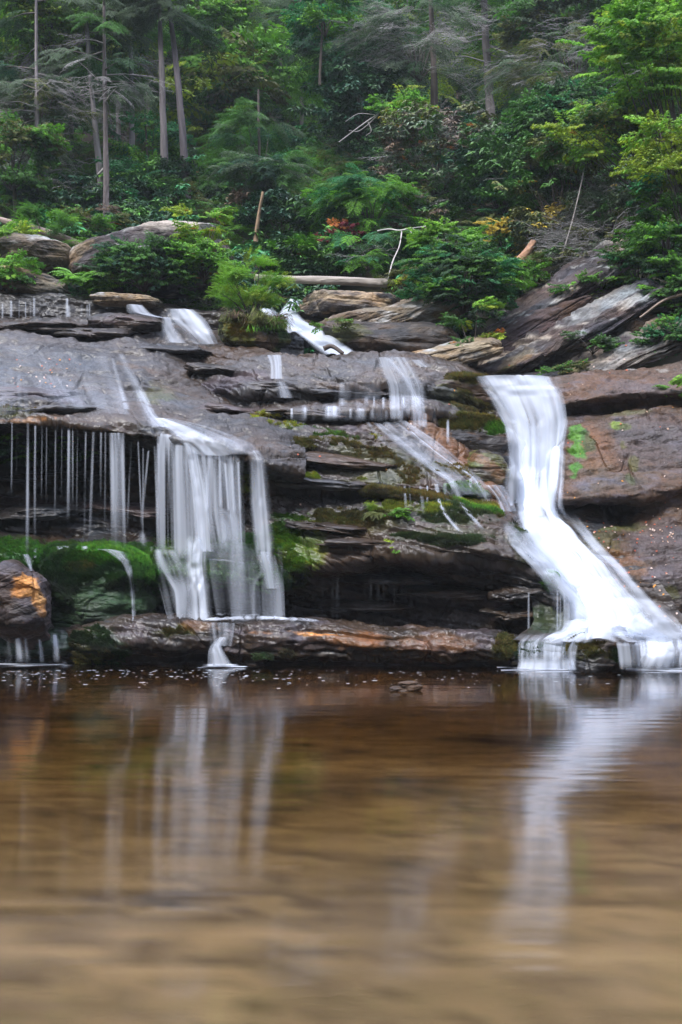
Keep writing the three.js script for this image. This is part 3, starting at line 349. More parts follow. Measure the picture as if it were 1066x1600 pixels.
rock('rock_slab', 'long tan rock slab rising right of the middle cascade', 'rock slab', [610, 496, 25.8], [1.75, 0.3, 0.9], [0.25, 0.1, 0.2], { n: 56, seed: 89, amp: 0.55, th: 0.24, tx: -0.3, e: 4, col: colourer(['tan', 'grey', 'pale'], [[560, 520, 25, 14, 'rust', 0.6, 4], [650, 470, 25, 12, 'pale', 0.8, 3]], 28) }, rockDry);
rock('rock_slab', 'brown undercut rock under the dense shrub right of the middle cascade', 'rock slab', [620, 532, 25], [1.7, 0.38, 0.8], [0.15, 0, -0.04], { n: 50, seed: 92, amp: 0.6, th: 0.36, e: 3.6, col: colourer(['dark', 'brown', 'brown'], [[540, 520, 24.4, 20, 'olive', 0.6, 2]], 30) }, rockDamp);
rock('rock_slab', 'low pale slab left of the crest of the big fall below the orange sapling', 'rock slab', [690, 556, 24.2], [1.25, 0.24, 0.8], [0.25, 0, 0.2], { n: 50, seed: 95, amp: 0.5, th: 0.2, tx: -0.3, e: 3.8, col: colourer(['tan', 'lav', 'pale'], [], 32) }, rockDry);
rock('rock_slab', 'uppermost dark edged slanting slab right of the dense shrub', 'rock slab', [872, 458, 26], [2.0, 0.2, 1.0], [0.42, 0.1, 0.56], { n: 66, seed: 98, amp: 0.8, th: 0.15, tx: -0.6, e: 4.5, step: 0.3, col: colourer(['grey', 'lav', 'pale'], [[850, 500, 25, 14, 'purple', 0.8, 8, 0.55]], 34) }, rockDry);
rock('rock_slab', 'brown lower layer under the uppermost slanting slab', 'rock slab', [842, 500, 25.7], [1.6, 0.26, 0.8], [0.35, 0.1, 0.5], { n: 54, seed: 101, amp: 0.55, th: 0.24, tx: -0.5, e: 4, col: colourer(['brown', 'purple', 'lav'], [], 36) }, rockDry);
rock('rock_slab', 'longest pale slanting slab running up to the right above the crest of the big fall', 'rock slab', [880, 520, 24.9], [2.7, 0.22, 1.0], [0.46, 0.1, 0.47], { n: 76, seed: 104, amp: 0.8, th: 0.14, tx: -0.5, e: 4.5, step: 0.3, col: colourer(['grey', 'lav', 'pale'], [[800, 565, 24.4, 14, 'tan', 0.6, 3, 0.4], [940, 480, 25, 20, 'pale', 0.6, 4, 0.45], [780, 572, 24.2, 12, 'olive', 0.6, 2]], 38) }, rockDry);
rock('rock_slab', 'lowest pale slanting slab at the right edge above the brown face', 'rock slab', [978, 546, 24], [1.75, 0.22, 1.0], [0.44, 0.1, 0.42], { n: 66, seed: 107, amp: 0.8, th: 0.14, tx: -0.45, e: 4.5, step: 0.3, col: colourer(['grey', 'pale', 'lav'], [[900, 575, 23.6, 10, 'olive', 0.7, 3, 0.4]], 40) }, rockDry);
rock('rock_slab', 'dark earthy bank between the two pale slanting slabs', 'rock slab', [950, 528, 24.9], [2.4, 0.5, 0.8], [0.3, 0.1, 0.45], { n: 40, seed: 110, amp: 0.8, th: 0.4, e: 3, col: colourer(['dark', 'brown', 'olive'], [], 42) }, rockDry);
rock('boulder', 'earthy mound under the bright feathery shrub between the two upper cascades', 'boulder', [395, 524, 24.2], [0.85, 0.42, 0.7], [0, 0, -0.08], { n: 44, seed: 113, amp: 0.6, th: 0.4, e: 2.6, col: colourer(['brown', 'mossdark', 'olive'], [[375, 510, 23.6, 24, 'olive', 0.9], [420, 530, 23.6, 20, 'brown', 0.9]], 44), moss: true }, rockDry);
{ // little stack of stones in the pool
  const g = group('stone_stack', P(637, 1077, 14.5)); tag(g, 'tiny stack of dark flat stones standing in the shallow pool', 'stone stack');
  for (const [px, py, r, ry] of [[624, 1075, 0.13, 0.03], [645, 1074.5, 0.13, 0.032], [636, 1070.5, 0.1, 0.03], [638, 1067, 0.13, 0.026], [637, 1082, 0.16, 0.06]]) { const geo = rockBlob(P(px, py, 14.5), [r, ry, 0.1], [0, 0.3, 0.04], { n: 10, seed: px, amp: 0.1, e: 2.8, col: colourer(['dark', 'brown', 'lav'], [], 3) }); geo.translate(-g.position.x, -g.position.y, -g.position.z); mesh('stone', geo, rockDamp, g); }
}
// ---------- the water: it runs over the rock as built, and drops straight where the rock draws back ----------
scene.updateMatrixWorld(true);
const rockMeshes = []; scene.traverse((o) => { if (o.isMesh && (o.material === rockWet || o.material === rockDamp || o.material === rockDry)) { o.geometry.boundsTree = new MeshBVH(o.geometry); rockMeshes.push(o); } });
const RAY = new THREE.Ray(), EYEV = new THREE.Vector3(0, EYE, 0);
function hitRock(px, py, fall) { // where a line of sight meets the rock
  let best = null; const d = P(px, py, 1).sub(EYEV).normalize();
  for (const m of rockMeshes) { RAY.origin.copy(EYEV).sub(m.parent === scene ? m.position : m.parent.position); RAY.direction.copy(d); const h = m.geometry.boundsTree.raycastFirst(RAY, THREE.DoubleSide); if (h && (!best || h.distance < best.distance)) best = { distance: h.distance, point: h.point, normal: h.face.normal, mesh: m }; }
  return best;
}
const depthOf = (px, py, f) => { const h = hitRock(px, py); return h ? Math.min(-h.point.z, f + 1.5) : f; };
// edges: [left px, right px, py] from top to bottom
function flow(name, edges, o, parent) {
  const nu = o.nu ?? 9, nv = o.nv ?? 40, off = o.off ?? 0.05, seed = o.seed ?? edges[0][0], n = nu * nv, D = new Float32Array(n), X = new Float32Array(n), Y = new Float32Array(n);
  const E = edges.map(([l, r, y]) => new THREE.Vector3(l, r, y)), t = new THREE.Vector3();
  for (let j = 0; j < nv; j++) {
    crv(E, j / (nv - 1) * (E.length - 1), t);
    for (let i = 0; i < nu; i++) { const u = i / (nu - 1), k = j * nu + i; X[k] = lerp(t.x, t.y, u); Y[k] = t.z + (o.sag ?? 0) * 4 * u * (1 - u) + (o.wob ?? 0) * noise(u * 6 + seed, j * 0.02, 3); const d = o.depth ? lerp(o.depth[0], o.depth[1], j / (nv - 1)) : depthOf(X[k], Y[k], j ? D[k - nu] : 19.5) - off; D[k] = j && !o.free ? Math.min(d, D[k - nu]) : d; }
  }
  for (let s = 0; s < (o.smooth ?? 3); s++) { const C0 = D.slice(); for (let j = 0; j < nv; j++) for (let i = 0; i < nu; i++) { let a = 0, w = 0; for (let dj = -1; dj <= 1; dj++) for (let di = -1; di <= 1; di++) { const jj = j + dj, ii = i + di; if (jj < 0 || ii < 0 || jj >= nv || ii >= nu) continue; a += C0[jj * nu + ii]; w++; } D[j * nu + i] = Math.min(a / w, C0[j * nu + i] + 0.03); } }
  const pos = new Float32Array(n * 3), col = new Float32Array(n * 4), wpx = Math.abs(edges[0][1] - edges[0][0]), m = M(wpx, D[0]);
  for (let k = 0; k < n; k++) { const p = P(X[k], Y[k], D[k]); pos.set([p.x, p.y, p.z], k * 3); }
  const g = gridGeo(pos, nu, nv, null, null, true), N = g.attributes.normal.array, len = Math.abs(edges[edges.length - 1][2] - edges[0][2]) / 100;
  const sf = o.streak ?? 26, con = o.con ?? 1.2, den = o.den ?? 0.6, edge = Math.min(0.5, (o.edge ?? 0.3) * (wpx < 26 ? 1.5 : 1));
  for (let j = 0; j < nv; j++) for (let i = 0; i < nu; i++) {
    const k = j * nu + i, u = i / (nu - 1), v = j / (nv - 1), w = m * u, y = v * len;
    const st = 0.6 * noise(w * sf * 0.35 + seed, y * 0.5 + seed, 1.3) + 0.6 * noise(w * sf + seed, y * 0.9, 4.1) + 0.35 * noise(w * sf * 2.3, y * 1.2 + seed, 7.7);
    const hor = (o.lumps ?? 0) * noise(u * 2 + seed, y * 4.5, 9.2);
    const thin = wpx < 26 && !parent.userData.big; const rip = 0.5 * noise(u * 9 + seed, y * 1.6, 5.5); let a = (1 - Math.exp(-(thin ? 0.75 : 1.25) * den * (o.big ? 2 : 1) * Math.max(0, 1 + con * 1.15 * st + 0.5 * rip + 1.6 * hor))) * sstep(0, edge, u + (o.rag ?? 0.1) * st) * sstep(0, edge, 1 - u + (o.rag ?? 0.1) * st) * sstep(0, o.top ?? 0.03, v + 0.02 * st) * sstep(0, o.end ?? 0.04, 1 - v + 0.06 * st);
    const b = (o.bulge ?? 0.12) * m * 0.25 * (1 - (2 * u - 1) ** 2) + (o.ridge ?? 0.004) * st + (o.steps ?? 0) * (0.6 * noise(u * 2.4 + seed, y * 3.2 + 0.6 * noise(u * 3, y, 5), 2.2) + 0.4 * noise(u * 6, y * 7, 6.2));
    pos[k * 3] += N[k * 3] * b; pos[k * 3 + 1] += N[k * 3 + 1] * b; pos[k * 3 + 2] += N[k * 3 + 2] * b;
    col.set([1, 1, 1, clamp(a) * (o.max ?? 0.95)], k * 4);
  }
  g.computeVertexNormals();
  g.setAttribute('color', new THREE.BufferAttribute(col, 4));
  if (parent) g.translate(-parent.position.x, -parent.position.y, -parent.position.z);
  return mesh(name, g, waterMat, parent);
}
const band = (cx, w0, w1, y0, y1, dx = 0) => [[cx - w0 / 2, cx + w0 / 2, y0], [cx + dx * 0.4 - lerp(w0, w1, 0.4) / 2, cx + dx * 0.4 + lerp(w0, w1, 0.4) / 2, lerp(y0, y1, 0.4)], [cx + dx - w1 / 2, cx + dx + w1 / 2, y1]];
const fall = (px, py, D, label, name = 'waterfall', cat = 'waterfall') => tag(group(name, P(px, py, D)), label, cat);
{ // the big one
  const f = fall(930, 1003, 17.8, 'big white waterfall pouring down the chute at the right into the pool'), E = FALL_EDGES.slice(1); f.userData.big = true;
  flow('main_stream', E.map(([y, l, r]) => [l + 3, r - 8, y]), { nu: 90, nv: 300, big: 1, rag: 0.14, lumps: 0.25, den: 0.95, con: 0.8, edge: 0.32, top: 0.012, end: 0.1, steps: 0.05, ridge: 0.012, streak: 9, max: 0.98, seed: 4, smooth: 8, bulge: 0.35, off: 0.1 }, f);
  flow('water_veil', E.slice(0, 8).map(([y, l, r], i) => [r - 94 + i * 3, r - 8, y]), { end: 0.25, nu: 60, nv: 200, den: 0.45, con: 1.3, edge: 0.2, steps: 0.06, ridge: 0.015, streak: 14, seed: 9, off: 0.14, smooth: 5 }, f);
  flow('water_veil', E.slice(7).map(([y, l, r], i) => [r - 130, r + 4, y]), { nu: 70, nv: 200, den: 0.4, con: 1.1, edge: 0.2, steps: 0.07, ridge: 0.015, streak: 8, lumps: 0.5, top: 0.25, seed: 12, off: 0.16, smooth: 5 }, f);
  flow('water_veil', E.slice(0, 7).map(([y, l, r], i) => [l - 3, l + 60, y]), { nu: 40, nv: 200, den: 0.45, con: 1, edge: 0.25, steps: 0.08, streak: 12, seed: 15, off: 0.13, smooth: 5 }, f);
  flow('water_veil', E.slice(7).map(([y, l, r], i) => [l - 4, l + 80, y]), { nu: 40, nv: 200, den: 0.5, con: 0.8, edge: 0.3, top: 0.25, steps: 0.06, streak: 8, seed: 18, off: 0.14, smooth: 5 }, f);
  flow('torn_edge', E.slice(6).map(([y, l, r], i) => [r - 60, r + 14 + 3 * i, y + 2]), { nu: 60, nv: 180, den: 0.3, con: 2.2, edge: 0.3, rag: 0.22, lumps: 0.7, top: 0.2, end: 0.2, streak: 6, seed: 27, off: 0.07 }, f);
  flow('torn_edge', E.slice(7).map(([y, l, r], i) => [l - 16, l + 50, y + 2]), { nu: 50, nv: 180, den: 0.25, con: 2.2, edge: 0.3, rag: 0.22, lumps: 0.6, top: 0.25, end: 0.2, streak: 7, seed: 28, off: 0.07 }, f);
  flow('water_veil', [[985, 1000, 960], [1010, 1034, 985], [1020, 1052, 1002]], { nu: 16, nv: 50, den: 0.4, con: 1.4, streak: 30, seed: 21 }, f);
  flow('spread_foot', [[884, 1080, 980], [858, 1100, 993], [846, 1100, 1001]], { nu: 120, nv: 40, den: 0.75, con: 0.9, edge: 0.12, top: 0.7, end: 0.55, steps: 0.03, ridge: 0.02, streak: 7, seed: 24, off: 0.04 }, f);
  delete f.userData.big;
}
{ const f = fall(855, 1040, 17.4, 'short white fall at the foot of the big fall left of the mossy boulder');
  flow('water_film', [[822, 925, 990], [808, 908, 1004], [808, 903, 1018], [808, 901, 1046]], { nu: 80, nv: 60, den: 0.36, con: 1.2, edge: 0.1, top: 0.4, streak: 20, seed: 27 }, f);
  flow('foaming_base', [[808, 902, 1026], [806, 902, 1036], [802, 906, 1048]], { nu: 70, nv: 30, den: 1.5, con: 1.2, edge: 0.1, top: 0.6, streak: 16, steps: 0.03, seed: 30, off: 0.09 }, f);
  flow('side_strand', band(893, 16, 22, 1018, 1047), { nu: 14, nv: 30, den: 0.7, con: 0.8, seed: 31, off: 0.1 }, f); }
{ const f = fall(1030, 1042, 17.3, 'white fall spilling over the step right of the mossy boulder');
  flow('water_film', [[962, 1110, 1001], [965, 1110, 1016], [968, 1110, 1047]], { nu: 90, nv: 50, den: 0.5, con: 1.4, edge: 0.08, streak: 24, seed: 33, off: 0.06, top: 0.3, end: 0.3 }, f);
  flow('main_stream', [[990, 1125, 984], [998, 1120, 1005], [1000, 1115, 1020], [988, 1115, 1048]], { nu: 80, nv: 70, den: 1.15, con: 1.5, edge: 0.22, end: 0.3, top: 0.4, streak: 14, steps: 0.04, seed: 36, off: 0.1 }, f); }
{ // thin trickles of the left shelf
  const f = fall(130, 800, 19, 'row of thin separate trickles dripping from the left end of the shelf'), r = rng(5);
  const T = [[19, 660, 770, 2.5, 0.3], [44, 658, 868, 5, 0.62], [55, 665, 860, 4, 0.5], [26, 664, 760, 2, 0.2], [73, 663, 800, 2.5, 0.25], [87, 664, 815, 3, 0.28], [108, 664, 815, 4.5, 0.55], [114, 666, 790, 3, 0.35], [97, 666, 790, 2, 0.22], [134, 668, 852, 4, 0.5, -2], [146, 668, 850, 5, 0.42, -6], [158, 672, 856, 4, 0.5], [165, 672, 840, 3, 0.3], [205, 690, 830, 3, 0.35, -6], [216, 690, 830, 3, 0.35, 6], [232, 704, 830, 4, 0.55, -12], [224, 700, 860, 2.5, 0.3], [242, 696, 860, 4, 0.55, 5], [66, 662, 780, 2, 0.2], [121, 668, 810, 2, 0.25], [248, 692, 855, 4, 0.5]];
  for (const [x, y0, y1, w, den, dx] of T) flow('trickle', band(x, w * 1.15, w * 1.6, y0, y1, dx ?? -1), { nu: 7, nv: 44, den: den * 1.15, con: 1.3, lumps: 0.2, edge: 0.5, top: 0.02, end: 0.4, streak: 30, seed: x, max: 0.8, depth: [19.0, 18.95] }, f);
  flow('water_veil', [[168, 196, 676], [170, 197, 720], [172, 199, 858]], { nu: 40, nv: 70, den: 0.34, con: 1.7, edge: 0.2, streak: 16, seed: 41, end: 0.35, depth: [19.0, 18.9] }, f);
  flow('splash', [[216, 228, 828], [214, 232, 842], [218, 230, 868]], { nu: 14, nv: 24, den: 0.6, con: 0.4, edge: 0.4, top: 0.4, end: 0.6, seed: 44, depth: [19.4, 19.3] }, f);
}
{ // the broad veil
  const f = fall(330, 960, 18.9, 'broad silky white veil falling over the middle of the left shelf'), d = [18.92, 18.85];
  flow('water_veil', [[246, 318, 676], [244, 322, 720], [244, 330, 870]], { nu: 90, nv: 80, den: 0.46, con: 1.3, edge: 0.12, streak: 17, seed: 50, end: 0.12, depth: [18.98, 18.9], sag: 4 }, f);
  flow('main_stream', [[274, 318, 684], [284, 322, 720], [292, 332, 780], [298, 336, 862]], { nu: 50, nv: 90, den: 0.8, con: 1.1, edge: 0.45, streak: 20, seed: 53, end: 0.05, depth: d, steps: 0.03 }, f);
  flow('water_veil', [[312, 382, 694], [316, 380, 740], [318, 382, 800], [330, 384, 862]], { nu: 90, nv: 80, den: 0.38, con: 1.4, edge: 0.16, streak: 17, seed: 56, end: 0.2, depth: [18.85, 18.8], sag: 2 }, f);
  for (const [x, y0, y1, w, dx, a] of [[326, 700, 800, 9, -2, 0.7], [343, 700, 795, 7, 2, 0.7], [352, 724, 800, 6, 6, 0.75], [362, 724, 805, 6, 4, 0.75], [372, 722, 800, 6, 4, 0.7], [336, 690, 720, 12, 4, 0.7]]) flow('strand', band(x, w, w * 1.2, y0, y1, dx), { nu: 9, nv: 40, den: a, con: 0.5, edge: 0.4, seed: x, end: 0.15, depth: [18.82, 18.78] }, f);
  flow('side_stream', [[384, 406, 703], [388, 420, 722], [388, 428, 780], [394, 432, 838], [400, 430, 880]], { nu: 44, nv: 90, den: 0.95, con: 1.1, edge: 0.35, streak: 20, seed: 59, end: 0.2, top: 0.05, depth: [18.68, 18.62], steps: 0.03 }, f);
  flow('splash', [[336, 356, 800], [336, 364, 836], [334, 358, 858]], { nu: 24, nv: 40, den: 0.75, con: 0.3, edge: 0.45, top: 0.4, end: 0.4, seed: 62, depth: d, steps: 0.05 }, f);
  flow('lower_spread', [[328, 352, 792], [334, 382, 815], [350, 384, 850], [352, 386, 900], [356, 388, 968]], { nu: 50, nv: 110, den: 0.28, con: 1.7, edge: 0.35, streak: 13, seed: 65, top: 0.12, end: 0.02, depth: [18.78, 18.7] }, f);
  flow('lower_stream', [[290, 330, 836], [288, 328, 880], [292, 330, 914], [294, 336, 970]], { nu: 54, nv: 90, den: 1.3, con: 1, edge: 0.4, streak: 16, seed: 68, top: 0.16, end: 0.02, depth: [18.85, 18.68], steps: 0.07, lumps: 0.3 }, f);
  flow('water_veil', [[240, 276, 858], [246, 296, 890], [268, 300, 925], [272, 302, 968]], { nu: 60, nv: 80, den: 0.3, con: 1.7, edge: 0.25, streak: 11, seed: 71, lumps: 0.6, top: 0.08, depth: [18.9, 18.78] }, f);
  flow('splash', [[240, 252, 856], [240, 256, 872], [246, 254, 892]], { nu: 16, nv: 24, den: 0.85, con: 0.4, edge: 0.4, top: 0.25, end: 0.6, seed: 72, depth: [18.88, 18.84] }, f);
  flow('water_veil', [[400, 432, 866], [404, 438, 890], [384, 444, 915], [384, 446, 970]], { nu: 70, nv: 80, den: 0.22, con: 1.7, edge: 0.2, streak: 17, seed: 74, top: 0.05, depth: [18.62, 18.6] }, f);
  flow('splash', [[404, 424, 862], [402, 434, 880], [412, 438, 920]], { nu: 20, nv: 40, den: 0.6, con: 0.8, edge: 0.35, seed: 75, depth: [18.6, 18.58] }, f);
  flow('lace', [[240, 440, 852], [240, 442, 880], [250, 444, 920], [262, 446, 968]], { nu: 150, nv: 110, den: 0.07, con: 2.1, edge: 0.06, streak: 13, seed: 79, lumps: 0.5, top: 0.1, off: 0.05 }, f);
  flow('foam_line', [[308, 490, 967], [300, 500, 970], [318, 488, 972.5]], { nu: 80, nv: 12, den: 0.55, con: 1.1, edge: 0.2, top: 0.4, end: 0.4, seed: 77, off: 0.05 }, f);
}
{ const f = fall(215, 640, 20, 'stream sliding down the grey slab at left and fanning onto the shelf', 'slab_stream', 'stream');
  flow('main_stream', [[180, 194, 552], [188, 206, 575], [206, 230, 615], [222, 246, 648], [236, 268, 668]], { nu: 34, nv: 90, den: 0.5, con: 0.9, edge: 0.28, streak: 20, seed: 80, end: 0.05 }, f);
  flow('side_stream', [[172, 180, 560], [178, 190, 590], [192, 206, 640]], { nu: 20, nv: 60, den: 0.34, con: 0.8, edge: 0.35, streak: 24, seed: 83 }, f);
  flow('fan', [[232, 270, 654], [238, 330, 668], [258, 388, 690], [282, 412, 712]], { nu: 110, nv: 70, den: 0.34, con: 1.5, edge: 0.2, streak: 14, seed: 86, lumps: 0.5, off: 0.04, end: 0.1 }, f);
  for (const [a, b] of [[[-40, 40, 545], [-60, 50, 650]], [[60, 130, 550], [90, 180, 640]], [[0, 70, 540], [70, 130, 630]], [[120, 170, 556], [150, 210, 648]]]) flow('thin_film', [a, [lerp(a[0], b[0], 0.5), lerp(a[1], b[1], 0.5), lerp(a[2], b[2], 0.5)], b], { nu: 70, nv: 60, den: 0.16, con: 0.9, edge: 0.25, streak: 18, seed: a[0] + 90, max: 0.5, off: 0.03 }, f);
}
{ const f = fall(280, 530, 24.4, 'wide white cascade tumbling over low rocks left of the feathery shrub');
  flow('upper_rush', [[192, 224, 476], [194, 240, 490], [240, 262, 497]], { nu: 40, nv: 30, den: 0.7, con: 0.9, edge: 0.2, lumps: 0.4, streak: 10, seed: 100, steps: 0.06 }, f);
  flow('main_stream', [[258, 302, 483], [256, 322, 500], [280, 334, 520], [300, 342, 538]], { nu: 60, nv: 60, den: 1.2, con: 1.2, edge: 0.22, streak: 9, seed: 103, lumps: 0.7, steps: 0.08 }, f);
  flow('side_stream', [[250, 268, 496], [250, 278, 515], [254, 292, 536]], { nu: 40, nv: 50, den: 1.1, con: 1.2, edge: 0.3, streak: 10, seed: 106, lumps: 0.6, steps: 0.06 }, f); }
{ const f = fall(60, 495, 25, 'scattered short trickles over the dark upper step at the far left');
  for (const [x, y0, y1, w, a] of [[4, 474, 500, 5, 0.45], [18, 470, 498, 6, 0.55], [54, 465, 502, 6, 0.6], [48, 470, 500, 4, 0.4], [104, 466, 502, 7, 0.8], [108, 478, 502, 6, 0.6], [128, 476, 500, 5, 0.35], [136, 476, 500, 4, 0.35], [168, 470, 484, 9, 0.6], [30, 468, 500, 3, 0.3], [40, 472, 500, 3, 0.35], [140, 474, 500, 4, 0.35]]) flow('trickle', band(x, w, w * 1.2, y0, y1), { nu: 8, nv: 24, den: a * 0.6, con: 1, edge: 0.45, end: 0.3, seed: x + 300, depth: [25.05, 24.95] }, f); }
{ const f = fall(490, 530, 24.5, 'bright white cascade running down to the right from under the fallen log');
  flow('main_stream', [[452, 474, 468], [438, 466, 486], [432, 480, 500], [458, 516, 520], [486, 548, 542], [504, 562, 554]], { nu: 50, nv: 90, den: 1, con: 0.6, edge: 0.18, streak: 10, seed: 110, steps: 0.08, big: 1, free: true, depth: [27, 23.5] }, f);
  flow('side_stream', [[396, 424, 470], [404, 430, 484], [424, 450, 500], [450, 480, 520]], { nu: 34, nv: 60, den: 0.75, con: 0.8, edge: 0.25, streak: 12, seed: 113, free: true, depth: [26.4, 24.4], steps: 0.05 }, f); }
{ const f = fall(435, 615, 21.2, 'small two step fall at the left end of the dome');
  flow('upper_drop', [[414, 440, 555], [420, 441, 570], [420, 442, 592]], { nu: 34, nv: 40, den: 0.5, con: 1, edge: 0.2, streak: 34, seed: 116 }, f);
  flow('upper_drop', band(434, 12, 13, 554, 592), { nu: 16, nv: 40, den: 0.75, con: 0.4, edge: 0.3, seed: 118 }, f);
  flow('lower_drop', [[428, 446, 596], [430, 452, 605], [432, 460, 622]], { nu: 30, nv: 30, den: 0.85, con: 0.5, edge: 0.3, seed: 119, steps: 0.04 }, f); }
{ const f = fall(620, 650, 20.8, 'lacy fans of thin water running over the steps of the dome');
  flow('fan', [[588, 640, 558], [594, 656, 580], [604, 668, 605], [606, 672, 655]], { nu: 90, nv: 80, den: 0.3, con: 1.15, edge: 0.15, streak: 20, seed: 122, end: 0.1 }, f);
  flow('fan', [[598, 614, 560], [626, 640, 590], [640, 662, 625], [650, 672, 668]], { nu: 34, nv: 80, den: 0.5, con: 0.8, edge: 0.3, streak: 26, seed: 125 }, f);
  flow('fan', [[560, 600, 566], [540, 598, 590], [530, 600, 628]], { nu: 60, nv: 50, den: 0.05, con: 0.9, edge: 0.2, streak: 20, seed: 128, max: 0.6 }, f);
  for (const [x, y0, y1, w, a] of [[534, 596, 622, 11, 0.7], [541, 598, 624, 8, 0.55], [573, 618, 640, 10, 0.6], [586, 618, 640, 7, 0.5], [600, 620, 642, 8, 0.55], [628, 618, 640, 14, 0.7], [645, 616, 642, 10, 0.6], [456, 638, 656, 6, 0.5], [478, 636, 656, 16, 0.75], [520, 634, 656, 26, 0.65], [548, 638, 656, 6, 0.5], [565, 638, 656, 18, 0.65], [582, 638, 656, 8, 0.5], [604, 640, 658, 8, 0.55], [626, 640, 660, 10, 0.5], [650, 642, 672, 16, 0.75], [664, 645, 674, 9, 0.6], [700, 655, 696, 7, 0.45], [535, 622, 636, 20, 0.45]]) flow('drop', band(x, w, w * 1.15, y0, y1), { nu: 18, nv: 24, den: a, con: 1.1, edge: 0.3, top: 0.2, end: 0.45, streak: 24, seed: x + 500 }, f);
  flow('step_film', [[448, 690, 634], [448, 692, 644], [446, 694, 660]], { nu: 160, nv: 24, den: 0.035, con: 2, edge: 0.05, streak: 9, seed: 132, top: 0.25, end: 0.3 }, f);
  flow('step_film', [[524, 664, 598], [524, 668, 612], [522, 672, 630]], { nu: 110, nv: 24, den: 0.03, con: 2, edge: 0.06, streak: 9, seed: 133, top: 0.25, end: 0.3 }, f);
  flow('crest_rush', [[640, 664, 562], [645, 672, 568], [655, 678, 574]], { nu: 24, nv: 16, den: 0.6, con: 0.8, edge: 0.2, lumps: 0.4, seed: 131 }, f); }
{ const f = fall(690, 770, 19.6, 'forked stream sliding down the slanting brown face left of the big fall', 'slope_stream', 'stream');
  flow('thin_film', [[566, 640, 658], [590, 690, 690], [650, 745, 738], [690, 780, 775]], { nu: 100, nv: 90, den: 0.25, con: 1.3, edge: 0.2, streak: 14, seed: 134, max: 0.6, off: 0.04 }, f);
  flow('main_stream', [[576, 600, 660], [612, 642, 692], [656, 692, 730], [690, 716, 752], [704, 724, 772], [714, 729, 790], [746, 760, 828]], { nu: 30, nv: 110, den: 0.6, con: 1.5, edge: 0.4, streak: 18, seed: 137, end: 0.15 }, f);
  flow('side_stream', [[634, 652, 674], [666, 688, 702], [694, 718, 724], [728, 754, 746], [746, 774, 778]], { nu: 26, nv: 80, den: 0.45, con: 1.5, edge: 0.35, streak: 24, seed: 140 }, f);
  flow('main_stream', [[676, 688, 756], [682, 692, 785], [694, 704, 808], [714, 724, 832]], { nu: 18, nv: 60, den: 0.75, con: 0.5, edge: 0.35, seed: 143, end: 0.12 }, f);
  for (const [x, y0, y1, w, a, dx] of [[632, 758, 800, 5, 0.55, 3], [640, 758, 796, 4, 0.4, 2], [657, 758, 806, 7, 0.7, 6], [668, 758, 790, 4, 0.5, 0], [696, 754, 782, 8, 0.55, 0], [706, 752, 780, 6, 0.5, 2], [648, 760, 790, 3, 0.35, 0], [758, 768, 800, 18, 0.55, 10], [782, 776, 800, 9, 0.7, 6], [735, 748, 770, 7, 0.5, 0]]) flow('drop', band(x, w, w * 1.2, y0, y1, dx), { nu: 12, nv: 36, den: a, con: 1, edge: 0.4, top: 0.15, end: 0.5, streak: 24, seed: x + 700 }, f);
  flow('joining_rush', [[756, 790, 758], [772, 800, 776], [782, 812, 800]], { nu: 30, nv: 40, den: 0.3, con: 1, edge: 0.2, seed: 146 }, f); }
{ const f = fall(600, 960, 18.7, 'faint drips hanging across the dark hollow under the dome'), r = rng(9);
  for (let k = 0; k < 15; k++) { const x = 452 + r() * 260, y0 = 900 - (x - 450) * 0.1; flow('drip', band(x, 2.6, 3.4, y0, y0 + 50 + r() * 50), { nu: 5, nv: 24, den: 0.1 + 0.1 * r(), con: 0.3, edge: 0.5, end: 0.5, seed: x, max: 0.3, depth: [18.9, 18.85] }, f); }
  for (const [x, y0, y1, w, a] of [[826, 925, 992, 4.5, 0.65], [871, 922, 986, 4, 0.65], [882, 922, 984, 4, 0.45], [889, 930, 982, 4, 0.4], [876, 930, 980, 3, 0.3]]) flow('trickle', band(x, w, w * 1.2, y0, y1), { nu: 7, nv: 36, den: a, con: 0.3, edge: 0.45, seed: x, depth: [18.35, 18.3] }, f); }
{ const f = fall(205, 960, 18.6, 'thin white run curling over the dark mossy rock at left');
  flow('main_stream', [[150, 170, 858], [166, 196, 862], [190, 206, 880], [200, 210, 905], [204, 212, 935], [206, 213, 972]], { nu: 18, nv: 80, den: 0.75, con: 0.6, edge: 0.3, streak: 26, seed: 150, free: true }, f);
  flow('splash', band(100, 30, 24, 853, 859), { nu: 12, nv: 8, den: 0.8, con: 0.4, edge: 0.3, top: 0.4, end: 0.4, seed: 152 }, f);
  flow('splash', band(133, 14, 12, 853, 859), { nu: 10, nv: 8, den: 0.8, con: 0.4, edge: 0.3, top: 0.4, end: 0.4, seed: 153 }, f); }
{ const f = fall(45, 880, 19, 'short white spill over the moss just behind the brown boulder');
  flow('main_stream', [[34, 46, 866], [38, 50, 874], [46, 52, 892]], { nu: 14, nv: 24, den: 0.8, con: 0.5, edge: 0.35, seed: 155 }, f); flow('side_stream', band(55, 8, 8, 855, 872), { nu: 10, nv: 16, den: 0.7, con: 0.5, edge: 0.35, seed: 157 }, f); }
